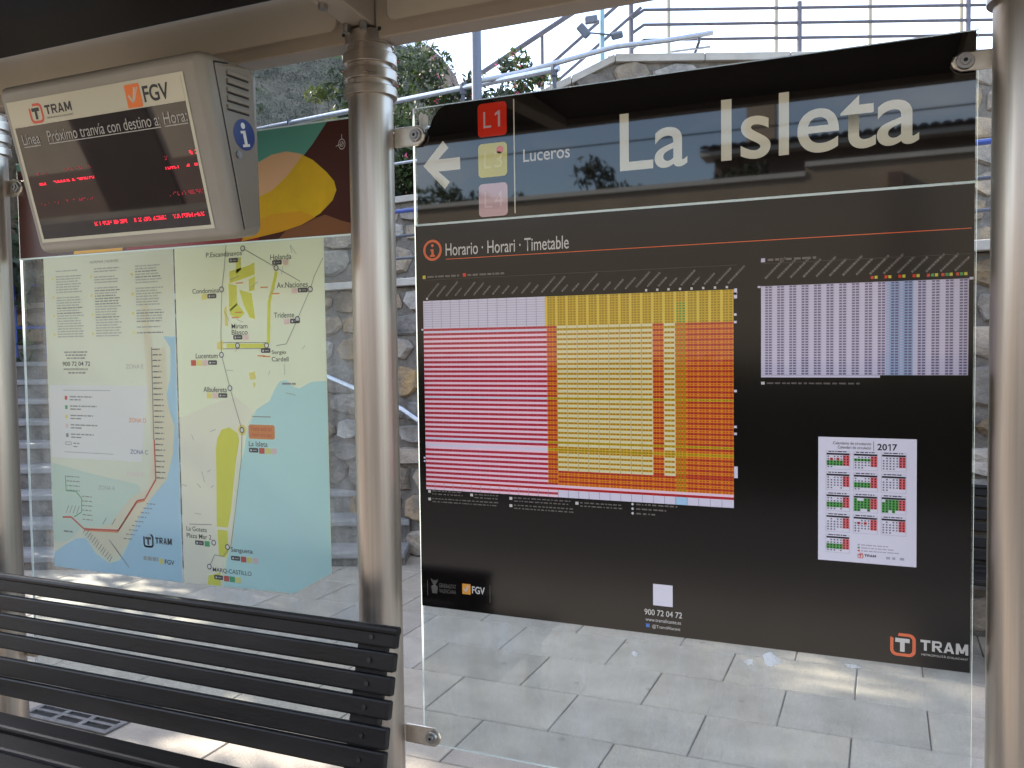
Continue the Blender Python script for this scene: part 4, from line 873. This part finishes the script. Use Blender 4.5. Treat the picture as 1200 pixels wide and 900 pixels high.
# left sheet
ym = .0480; m1 = ym - .0004; m2 = ym - .0007; m3 = ym - .0010
ls = MB().box(-2.857, -2.228, ym, .0496, .748, 1.8975).build('map_sheet', MAPM[14], mp2)
lp_ = MB(); XA, XB = -2.857, -2.228
lp_.q(XA, XB, .748, 1.8975, m1 + .0002, 0)
lp_.pz([(-2.85, 1.16), (-2.4, 1.16), (-2.36, 1.43), (-2.85, 1.43)], m1, 14)
lp_.pz([(-2.857, .84), (-2.857, 1.14), (-2.60, 1.10), (-2.42, 1.08), (-2.40, 1.03), (-2.52, .92), (-2.70, .91), (-2.78, .85)], m1 - .0001, 12)
lp_.pz([(-2.38, 1.72), (-2.355, 1.72), (-2.33, 1.56), (-2.275, 1.56), (-2.27, 1.40), (-2.235, 1.28), (-2.245, 1.18), (-2.30, 1.08), (-2.37, 1.02), (-2.44, .93), (-2.50, .85), (-2.56, .80), (-2.62, .82), (-2.68, .89), (-2.56, .93), (-2.46, 1.03), (-2.37, 1.07), (-2.35, 1.24)], m1 - .0002, 13)
sea = [(-2.28, 1.60), (-2.228, 1.60), (-2.228, .748), (-2.857, .748), (-2.857, .80), (-2.79, .838), (-2.74, .862), (-2.69, .868), (-2.64, .815), (-2.575, .785), (-2.52, .800), (-2.476, .862), (-2.43, .950), (-2.365, 1.030), (-2.285, 1.105), (-2.252, 1.20), (-2.242, 1.29), (-2.262, 1.34), (-2.275, 1.40), (-2.255, 1.46), (-2.250, 1.56)]
lp_.pz(sea, m1 - .0003, 11)
for (x0, x1, n_) in ((-2.795, -2.655, 0), (-2.600, -2.472, 1), (-2.402, -2.275, 2)):
    z = 1.845
    while z > 1.605:
        dark = rp.random() < .22
        scribble(lp_, x0, x1 - rp.uniform(0, .03), z, .0042, m2, 4 if dark else 16, rp, .024, .003)
        z -= .0095 if rp.random() < .75 else .020
    for k in range(4): lp_.disc(x0 - .016, 1.82 - k * .068, .006, m2, 9, 8)
for k in range(3): scribble(lp_, -2.765 + .006 * k, -2.648 - .006 * k, 1.548 - k * .011, .005, m2, 4, rp, .02, .004)
scribble(lp_, -2.748, -2.66, 1.472, .006, m2, 4, rp, .02)
lp_.q(-2.778, -2.540, 1.4105, 1.4120, m2, 4); lp_.q(-2.782, -2.535, 1.182, 1.1835, m2, 4)
for k, c_ in enumerate((7, 8, 9, 10, 4)):
    z = 1.382 - k * .0345; lp_.q(-2.771, -2.758, z - .006, z + .008, m2, c_)
    scribble(lp_, -2.745, -2.63 + .02 * (k % 2), z + .003, .0045, m2, 4, rp, .03); scribble(lp_, -2.745, -2.69, z - .008, .0045, m2, 4, rp, .03)
for z in (1.212,): lp_.line([(-2.775, z + .008), (-2.745, z + .008), (-2.745, z - .002), (-2.775, z - .002), (-2.775, z + .008)], .002, m2, 4); scribble(lp_, -2.735, -2.70, z + .002, .004, m2, 4, rp); scribble(lp_, -2.735, -2.71, z - .010, .004, m2, 4, rp)
lp_.line([(-2.337, 1.564), (-2.340, 1.242)], .004, m2, 4); lp_.line([(-2.338, 1.242), (-2.336, 1.102), (-2.391, 1.029), (-2.428, 1.021), (-2.524, .908), (-2.695, .901), (-2.759, .941), (-2.804, .938)], .006, m2, 7)
lp_.line([(-2.391, 1.024), (-2.430, 1.014), (-2.526, .902), (-2.697, .896)], .004, m2, 6)
lp_.line([(-2.782, 1.095), (-2.781, 1.038), (-2.732, 1.038), (-2.702, 1.014), (-2.705, .963), (-2.745, .942)], .004, m2, 8)
for k in range(24):
    z = 1.555 - k * .0195; lp_.q(-2.335, -2.332 + .02, z, z + .0022, m3, 5); scribble(lp_, -2.330, -2.300 + rp.uniform(0, .012), z, .0042, m3, 4, rp)
for k in range(9): x = -2.395 - k * .0145; z = 1.012 - k * .0165; scribble(lp_, x + .012, x + .052, z, .0035, m3, 4, rp)
for k in range(13):
    x = -2.70 + k * .0105; z = .885 - k * .008; lp_.line([(x, z), (x + .020 * (1 if k % 3 else .8), z + .022)], .0028, m3, 4)
for k in range(7): x = -2.57 + k * .012; z = .87 - k * .012; lp_.line([(x, z), (x + .022, z - .02)], .0028, m3, 4)
for k in range(4): x = -2.785 + k * .018; lp_.line([(x, .955), (x + .016, .985)], .0028, m3, 4)
for k in range(6): scribble(lp_, -2.700, -2.650, 1.02 - k * .017, .0035, m3, 4, rp)
for k in range(4): scribble(lp_, -2.776, -2.71, 1.09 - k * .017, .0035, m3, 4, rp)
for k in range(3): x = -2.60 + k * .045; lp_.line([(x, .925), (x + .02, .95)], .0028, m3, 4)
scribble(lp_, -2.80, -2.755, .883, .006, m3, 4, rp, .05)
scribble(lp_, -2.405, -2.335, .812, .014, m3, 16, rp, .03); lp_.disc(-2.322, .814, .011, m3, 9, 10)
lp_.build('sheet_print', MAPM, ls, kind='stuff')
T(ls, 'NORMAS | NORMES', -2.618, 1.864, 1.876, m2, MAPM[4], x1=-2.480)
T(ls, '900 72 04 72', -2.776, 1.500, 1.516, m2, MAPM[5], x1=-2.635, bold=.01); T(ls, 'www.tramalicante.es', -2.772, 1.4845, 1.4945, m2, MAPM[5], x1=-2.648)
for s_, x, z, m_ in (('ZONA D', -2.455, 1.30, 6), ('ZONA C', -2.452, 1.188, 15), ('ZONA B', -2.475, 1.108, 10), ('ZONA A', -2.615, 1.052, 16), ('ZONA E', -2.46, 1.49, 16)): T(ls, s_, x, z, z + .015, m2, MAPM[m_], x1=x + .082)
T(ls, 'FGV', -2.306, .805, .822, m3, MAPM[5], x1=-2.262, bold=.02)
tram_logo(ls, -2.404, .858, .048, m2, MAPM[6], MAPM[5], MAPM[5], sub=False, wtext=.076, bold=.02)
# right sheet
shp = [(-2.220, .748), (-1.752, .758), (-1.606, .838), (-1.609, 1.8975), (-2.220, 1.8975)]
rs = MB().prism([(x, ym, z) for x, z in shp], (0, .0016, 0)).build('map_sheet', MAPM[0], mp2, recalc=True)
rp_ = MB()
rp_.pz([(-2.219, .749), (-2.06, .752), (-2.04, .85), (-2.01, .894), (-1.975, 1.17), (-1.93, 1.298), (-1.90, 1.35), (-1.98, 1.40), (-2.219, 1.32)], m1, 3)
rp_.pz([(-2.045, .7525), (-1.752, .7595), (-1.607, .839), (-1.6095, 1.450), (-1.665, 1.447), (-1.714, 1.425), (-1.740, 1.432), (-1.764, 1.453), (-1.790, 1.447), (-1.809, 1.425), (-1.834, 1.383), (-1.887, 1.355), (-1.924, 1.298), (-1.945, 1.212), (-1.960, 1.169), (-1.985, 1.01), (-2.004, .894), (-2.030, .847)], m1, 1)
rp_.pz([(-2.115, .752), (-2.06, .753), (-2.058, .80), (-2.085, .79), (-2.11, .785)], m2, 2)
rp_.pz([(-2.055, 1.255), (-2.035, 1.285), (-2.003, 1.293), (-1.968, 1.275), (-1.962, 1.25), (-1.978, 1.183), (-2.006, 1.009), (-2.020, .955), (-2.068, .955), (-2.064, 1.121), (-2.062, 1.22)], m2, 2)
rp_.pz([(-2.066, .945), (-2.022, .945), (-2.022, .868), (-2.035, .852), (-2.062, .858)], m2, 2)
for pz2 in ([(-1.955, 1.845), (-1.935, 1.855), (-1.935, 1.815), (-1.955, 1.80)], [(-1.985, 1.81), (-1.905, 1.825), (-1.880, 1.835), (-1.880, 1.795), (-1.92, 1.785), (-1.985, 1.77)], [(-1.99, 1.77), (-1.955, 1.762), (-1.955, 1.70), (-1.99, 1.675)], [(-1.945, 1.748), (-1.895, 1.735), (-1.882, 1.65), (-1.905, 1.655), (-1.93, 1.70)], [(-1.985, 1.685), (-1.955, 1.705), (-1.925, 1.67), (-1.945, 1.655), (-1.985, 1.665)], [(-1.905, 1.78), (-1.878, 1.79), (-1.882, 1.745), (-1.905, 1.74)]): rp_.pz(pz2, m2, 2)
rp_.pz([(-2.012, 1.685), (-2.0, 1.70), (-1.995, 1.63), (-2.008, 1.63)], m2, 9); rp_.pz([(-2.045, 1.575), (-2.02, 1.585), (-2.02, 1.55), (-2.045, 1.555)], m2, 9)
rp_.pz([(-1.915, 1.475), (-1.89, 1.48), (-1.885, 1.455), (-1.91, 1.452)], m2, 9); rp_.pz([(-1.90, 1.445), (-1.885, 1.44), (-1.895, 1.425)], m2, 9)
rp_.line([(-1.792, 1.80), (-1.825, 1.70), (-1.832, 1.57)], .013, m2, 2); rp_.line([(-2.005, 1.565), (-1.842, 1.563)], .014, m2, 2)
for pl in ([(-1.995, 1.8975), (-2.005, 1.82), (-2.018, 1.752), (-2.027, 1.60), (-2.027, 1.535), (-1.995, 1.424), (-1.949, 1.286), (-1.955, 1.19), (-1.985, 1.02), (-2.01, .89), (-2.045, .855), (-2.08, .858), (-2.105, .815)], [(-1.926, 1.882), (-1.70, 1.765)], [(-1.611, 1.835), (-1.645, 1.78), (-1.662, 1.739), (-1.714, 1.646), (-1.76, 1.568), (-1.80, 1.563)], [(-2.02, 1.575), (-2.0, 1.576), (-1.842, 1.573)], [(-2.02, 1.555), (-1.842, 1.554)], [(-2.19, .955), (-2.09, .96)]): rp_.line(pl, .0026, m3, 4)
for k in range(26):
    x = rp.uniform(-2.2, -1.64); z = rp.uniform(1.40, 1.86) if x > -2.0 else rp.uniform(.98, 1.35)
    a = rp.uniform(0, 3.14); l = rp.uniform(.015, .04)
    if x > -2.08 and z < 1.40: continue
    rp_.line([(x, z), (x + l * math.cos(a), z + l * math.sin(a))], .0022, m3, 16)
for k in range(7): x = rp.uniform(-2.15, -1.8); z = rp.uniform(1.44, 1.8); rp_.q(x, x + .03, z, z + .004, m3, 6)
def stop(x, z, w_=.0100):
    rp_.ring([(x + w_ * math.cos(q * .5236), z + w_ * 1.0 * math.sin(q * .5236)) for q in range(12)], [(x + w_ * .68 * math.cos(q * .5236), z + w_ * .68 * math.sin(q * .5236)) for q in range(12)], m3 - .0002, 5); rp_.disc(x, z, w_ * .68, m3 - .0001, 14, 12)
def tags(x, z, lst):
    for k, c_ in enumerate(lst):
        if c_ == 5: rp_.pz(rr(x, x + .038, z, z + .015, .003, 2), m3, 5); rp_.q(x + .006, x + .012, z + .004, z + .010, m3 - .0002, 14); rp_.q(x + .016, x + .032, z + .0055, z + .009, m3 - .0002, 16); x += .042
        else: rp_.q(x, x + .022, z - .003, z + .016, m3, c_); x += .025
STOPS = [((-1.926, 1.882), 'P.Escandinavos', (-2.081, -1.930, 1.860, 1.876), (-1.985, 1.838, [5])), ((-1.793, 1.812), 'Holanda', (-1.815, -1.732, 1.838, 1.855), (-1.808, 1.822, [5, 10])),
         ((-2.019, 1.752), 'Condomina', (-2.145, -2.030, 1.742, 1.758), (-2.105, 1.724, [9, 5])), ((-1.662, 1.739), 'Av.Naciones', (-1.792, -1.671, 1.747, 1.765), (-1.735, 1.730, [10, 5])),
         ((-1.714, 1.646), 'Tridente', (-1.806, -1.727, 1.652, 1.669), (-1.768, 1.633, [10, 5])), ((-1.958, 1.565), 'Miriam', (-1.981, -1.915, 1.621, 1.637), (-1.975, 1.585, [5, 10])), (None, 'Blasco', (-1.981, -1.915, 1.601, 1.617), None),
         ((-1.839, 1.564), 'Sergio', (-1.819, -1.762, 1.532, 1.548), (-1.862, 1.540, [5])), (None, 'Cardell', (-1.819, -1.753, 1.512, 1.527), None),
         ((-2.027, 1.535), 'Lucentum', (-2.138, -2.043, 1.524, 1.541), (-2.160, 1.502, [7, 9, 10, 5])), ((-1.995, 1.424), 'Albufereta', (-2.109, -2.008, 1.410, 1.428), (-2.095, 1.392, [9, 10, 5])),
         ((-1.949, 1.286), 'La Isleta', (-1.922, -1.845, 1.233, 1.250), (-1.922, 1.213, [5, 7, 9, 10])), ((-2.083, .899), 'La Goteta', (-2.202, -2.112, .932, .948), (-2.165, .886, [5, 8])), (None, 'Plaza Mar 2', (-2.202, -2.093, .908, .924), None),
         ((-2.024, .889), 'Sangueta', (-2.010, -1.918, .870, .890), (-2.010, .846, [5, 7, 9, 10])), ((-2.105, .815), 'MARQ-CASTILLO', (-2.090, -1.925, .797, .814), (-2.085, .774, [5, 7, 8, 9]))]
for p, nm, (x0, x1, z0, z1), tg in STOPS:
    if p: stop(*p)
    T(rs, nm, x0, z0, z1, m3, MAPM[5], x1=x1, bold=.004)
    if tg: tags(*tg)
rp_.disc(-1.949, 1.286, .018, m3 + .0001, 9, 16)
rp_.pz(rr(-1.922, -1.815, 1.258, 1.305, .008), m2, 6)
rp_.q(-1.905, -1.83, 1.33, 1.333, m3, 4); scribble(rp_, -1.78, -1.72, 1.437, .006, m3, 4, rp, .03)
rp_.build('sheet_print', MAPM, rs, kind='stuff')
T(rs, 'Vostè està ací', -1.914, 1.285, 1.300, m3, MAPM[7], x1=-1.825); T(rs, 'Usted está aquí', -1.914, 1.263, 1.278, m3, MAPM[7], x1=-1.825)
bracket(mp2, CX[0], -2.935, 2.165, .062); bracket(mp2, CX[0], -2.935, .42); bracket(mp2, CX[1], -1.545, .42)

# ================================================================== PASSENGER DISPLAY
TA = R(14.65); ca, sa = math.cos(TA), math.sin(TA)
dp = thing('passenger_display', 'grey hanging departure display with red dot letters on dark screen', 'display', (-2.0, -.45, 2.267), local=True)
dp.rotation_euler = (TA, 0, 0)
def wloc(Y, z): qy, qz = Y + .45, z - 2.267; return (ca * qy + sa * qz, -sa * qy + ca * qz)
BX0, BX1 = -.374, .390
prof = [(-.004, .056), (-.004, -.430), (.116, -.436), (.224, .0066), (.06, .050)]
body = MB().prism([(BX0, y, z) for y, z in prof], (BX1 - BX0, 0, 0)).build('housing', M['disp'], dp, recalc=True)
bv = body.modifiers.new('bevel', 'BEVEL'); bv.width = .026; bv.segments = 4; bv.limit_method = 'ANGLE'; bv.angle_limit = R(30)
body.data.polygons.foreach_set('use_smooth', [True] * len(body.data.polygons)); body.data.set_sharp_from_angle(angle=R(50))
SX0, SX1, SZ0, SZ1 = -.333, .317, -.386, .001
yd = -.0046
MB().ring([(SX0 - .010, SZ0 - .010), (SX1 + .010, SZ0 - .010), (SX1 + .010, SZ1 + .008), (SX0 - .010, SZ1 + .008)], [(SX0, SZ0), (SX1, SZ0), (SX1, SZ1), (SX0, SZ1)], yd - .0008).build('bezel', M['strip'], dp)
scn = MB().q(SX0, SX1, SZ0, SZ1, yd - .0004).build('screen', M['screen'], dp)
stp = MB().q(SX0, SX1, -.063, SZ1, yd - .0012).build('header_strip', M['strip'], dp)
tram_logo(stp, -.258, -.059, .054, yd - .0018, M['redor'], M['black'], M['black'], wtext=.105)
fgv_logo(stp, .118, -.060, .060, yd - .0018, M['orange'], M['strip'], M['black'], .090)
ul = MB()
for s_, x0, x1, ref in (('Línea', -.314, -.244, None), ('Próximo tranvía con destino a:', -.210, .217, None), ('Hora:', .231, .312, None)):
    T(scn, s_, x0, -.114 if s_ != 'Línea' else -.113, -.083, yd - .0016, M['dispwhite'], x1=x1); ul.q(x0, x1, -.120, -.1175, yd - .0016)
ul.build('underline', M['dispwhite'], scn)
ld = MB(); rl_ = random.Random(17)
def leds(x0, x1, z, rows, dens, mi, pitch=.0040):
    x = x0
    while x < x1:
        if rl_.random() < .16: x += pitch * 2; continue
        for k in range(rows):
            if rl_.random() < dens: ld.q(x, x + pitch * .78, z - k * pitch, z - k * pitch + pitch * .70, yd - .0014, mi)
        x += pitch
leds(-.300, -.255, -.196, 2, .40, 1); leds(-.20, -.075, -.194, 2, .45, 1)
leds(-.308, -.265, -.226, 2, .85, 0); leds(-.232, -.055, -.224, 2, .72, 0)
leds(.205, .235, -.196, 3, .5, 1); leds(.29, .315, -.19, 3, .5, 0); leds(.200, .245, -.225, 2, .75, 0); leds(.275, .315, -.224, 2, .75, 0)
leds(-.305, -.22, -.283, 2, .4, 1); leds(-.20, -.09, -.281, 2, .5, 1); leds(.195, .312, -.292, 3, .55, 1)
leds(-.11, .02, -.352, 3, .75, 0); leds(.045, .165, -.352, 3, .72, 0); leds(.19, .30, -.352, 3, .55, 0)
ld.build('led_text', [M['led'], M['led_dim']], scn, kind='stuff')
# right side: door outline, louvres, info badge, lock
xs = BX1 + .0006
def side(pts, x, name, m, parent=dp, th=0): return MB().poly([(x, y, z) for y, z in pts]).build(name, m, parent)
door = [(.045, .020), (.040, -.405), (.098, -.408), (.190, -.020), (.182, .010)]
dr = MB().prism([(xs - .004, y, z) for y, z in door], (.0052, 0, 0)).build('side_door', M['disp_side'], dp, recalc=True, bevel=.002)
sm_ = MB()
for (a, b_) in (((.045, .026), (.036, -.41)), ((.045, .026), (.100, .022))):
    d_ = Vector((b_[0] - a[0], b_[1] - a[1])).normalized(); n_ = Vector((-d_.y, d_.x)) * .0022
    sm_.poly([(xs + .0004, a[0] - n_.x, a[1] - n_.y), (xs + .0004, b_[0] - n_.x, b_[1] - n_.y), (xs + .0004, b_[0] + n_.x, b_[1] + n_.y), (xs + .0004, a[0] + n_.x, a[1] + n_.y)])
sm_.build('door_gap', M['seam'], dr)
for k in range(5):
    z = 2.295 - k * .0225; pts = [wloc(-.368, z), wloc(-.282, z + .003), wloc(-.282, z - .009), wloc(-.368, z - .012)]
    MB().prism([(xs + .0012, y, zz) for y, zz in pts], (.005, 0, 0)).build('louvre', M['disp_side'], dr, recalc=True, bevel=.002)
    pts = [wloc(-.368, z - .0122), wloc(-.282, z - .0092), wloc(-.282, z - .0135), wloc(-.368, z - .0165)]; side(pts, xs + .0018, 'louvre_slot', M['seam'], dr)
iy, iz = wloc(-.304, 2.137)
ib = MB().poly([(xs + .0022, iy + .042 * math.cos(q * 6.2832 / 32), iz + .042 * math.sin(q * 6.2832 / 32)) for q in range(32)]).build('info_badge', M['infoblue'], dp)
ii = MB().poly([(xs + .0028, iy + .0085 * math.cos(q * 6.2832 / 16), iz + .024 + .0085 * math.sin(q * 6.2832 / 16)) for q in range(16)])
for (a, b_, c_, d_) in ((-.014, .006, .004, .011), (-.006, .006, -.026, .005), (-.015, .014, -.032, -.025)): ii.poly([(xs + .0028, iy + a, iz + c_), (xs + .0028, iy + b_, iz + c_), (xs + .0028, iy + b_, iz + d_), (xs + .0028, iy + a, iz + d_)])
ii.build('info_letter', M['white'], ib)
ly_, lz_ = wloc(-.329, 2.079); MB().tube([(xs, ly_, lz_), (xs + .006, ly_, lz_)], .010, 16).tube([(xs + .006, ly_, lz_), (xs + .007, ly_, lz_)], .005, 10).build('lock', M['bolt'], dp, smooth=True)
for x in (-.28, -.08):
    pts = [(x, *wloc(-.27, 2.24)), (x, *wloc(-.27, 2.30)), (x, *wloc(-.035, 2.44)), (x, *wloc(.03, 2.44)), (x, *wloc(.03, 2.38))]; MB().prism(pts, (.05, 0, 0)).build('hanger', M['beam'], dp, recalc=True)

# ================================================================== BENCH
BL0, BL1 = -3.02, -1.187
bn = thing('slatted_bench', 'dark brown slatted bench in front of the map pane and centre column', 'bench', (-2.1, -.55, 0), 'slatted benches of the tram stop')
dn = Vector((0, -.233, -.972)); nb = Vector((0, -.972, .233))
for k in range(6):
    zt = .799 - .0588 * k - (.007 if k > 3 else 0); Y0 = -.25 - (.80 - zt) * .24; dl = Vector((0, 0, .012 if k > 3 else 0))
    o = Vector((BL0, Y0, zt)) - dl; h = .0495 if k < 4 else .0565
    s_ = MB().obox(o, Vector((BL1 - BL0, 0, 0)) + dl, dn * h, nb * -.024).build('slat', M['bench'], bn, bevel=.006)
    if k == 0: MB().tube([(BL0, Y0 + .004, zt - .004), (BL1 + .004, Y0 + .004, zt - .004)], .0125, 12).build('rounded_lip', M['bench'], s_, smooth=True)
    for x in (BL1 - .075, BL0 + .10):
        c = o + dn * h * .5 + dl * ((x - BL0) / (BL1 - BL0)); c.x = x; MB().tube([c, c + nb * .004], .0065, 8).build('bolt', M['darkbolt'], s_, smooth=True)
for k in range(5):
    y = -.445 - k * .088; z = .452 + .012 * (k / 4) ** 2 - (.008 if k in (1, 2) else 0)
    MB().box(BL0, BL1, y - .076, y, z - .028, z).build('slat', M['bench'], bn, bevel=.009)
for xa in (BL1 - .13, BL0 + .04):
    fr_ = MB(); w_ = .09
    fr_.prism([(xa, -.236, .775), (xa, -.211, .775), (xa, -.305, .385), (xa, -.335, .385)], (w_, 0, 0))
    fr_.prism([(xa, -.30, .385), (xa, -.30, .425), (xa, -.88, .420), (xa, -.88, .39)], (w_, 0, 0))
    fr_.prism([(xa + .02, -.34, .39), (xa + .02, -.29, .39), (xa + .02, -.26, .0), (xa + .02, -.31, .0)], (.05, 0, 0))
    fr_.prism([(xa + .02, -.84, .395), (xa + .02, -.79, .395), (xa + .02, -.77, .0), (xa + .02, -.82, .0)], (.05, 0, 0))
    fr_.build('end_frame', M['bench'], bn, recalc=True, bevel=.004)
def copy_tree(o, parent=None):
    c = o.copy(); col.objects.link(c); c.parent = parent
    for ch in list(o.children): copy_tree(ch, c)
    return c
bpy.context.view_layer.update()
bc = copy_tree(bn); bc.location = S(2.55, 3.95, 0) - Vector((0, 0, 0)); bc.rotation_euler = (0, 0, R(-7.5))
bc['label'] = 'second dark slatted bench against the stone wall, glimpsed beside the right column'

# ---- drain grate
dg_ = thing('drain_grate', 'cast metal drain grate with long slots in the paving under the bench', 'drain grate', (-3.13, .47, .002))
gx0, gx1, gy0, gy1 = -3.385, -2.885, .268, .672
MB().box(gx0, gx1, gy0, gy1, .0012, .0024).build('pit', M['pit'], dg_)  # black plate laid on the slab stands for the shade below the slots
gb = MB(); nx, ny_ = 3, 8; mx_ = .024; sxw = (gx1 - gx0 - 2 * mx_) / nx; syw = (gy1 - gy0 - 2 * mx_) / ny_
gb.box(gx0, gx1, gy0, gy0 + mx_, .0026, .009); gb.box(gx0, gx1, gy1 - mx_, gy1, .0026, .009); gb.box(gx0, gx0 + mx_, gy0 + mx_, gy1 - mx_, .0026, .009); gb.box(gx1 - mx_, gx1, gy0 + mx_, gy1 - mx_, .0026, .009)
for i in range(1, nx): gb.box(gx0 + mx_ + i * sxw - .013, gx0 + mx_ + i * sxw + .013, gy0 + mx_, gy1 - mx_, .0026, .009)
for i in range(nx):
    for j in range(1, ny_): gb.box(gx0 + mx_ + i * sxw + (.013 if i else 0), gx0 + mx_ + (i + 1) * sxw - (.013 if i < nx - 1 else 0), gy0 + mx_ + j * syw - .009, gy0 + mx_ + j * syw + .009, .0026, .0086)
gb.build('grid', M['grate'], dg_)
flush_text()
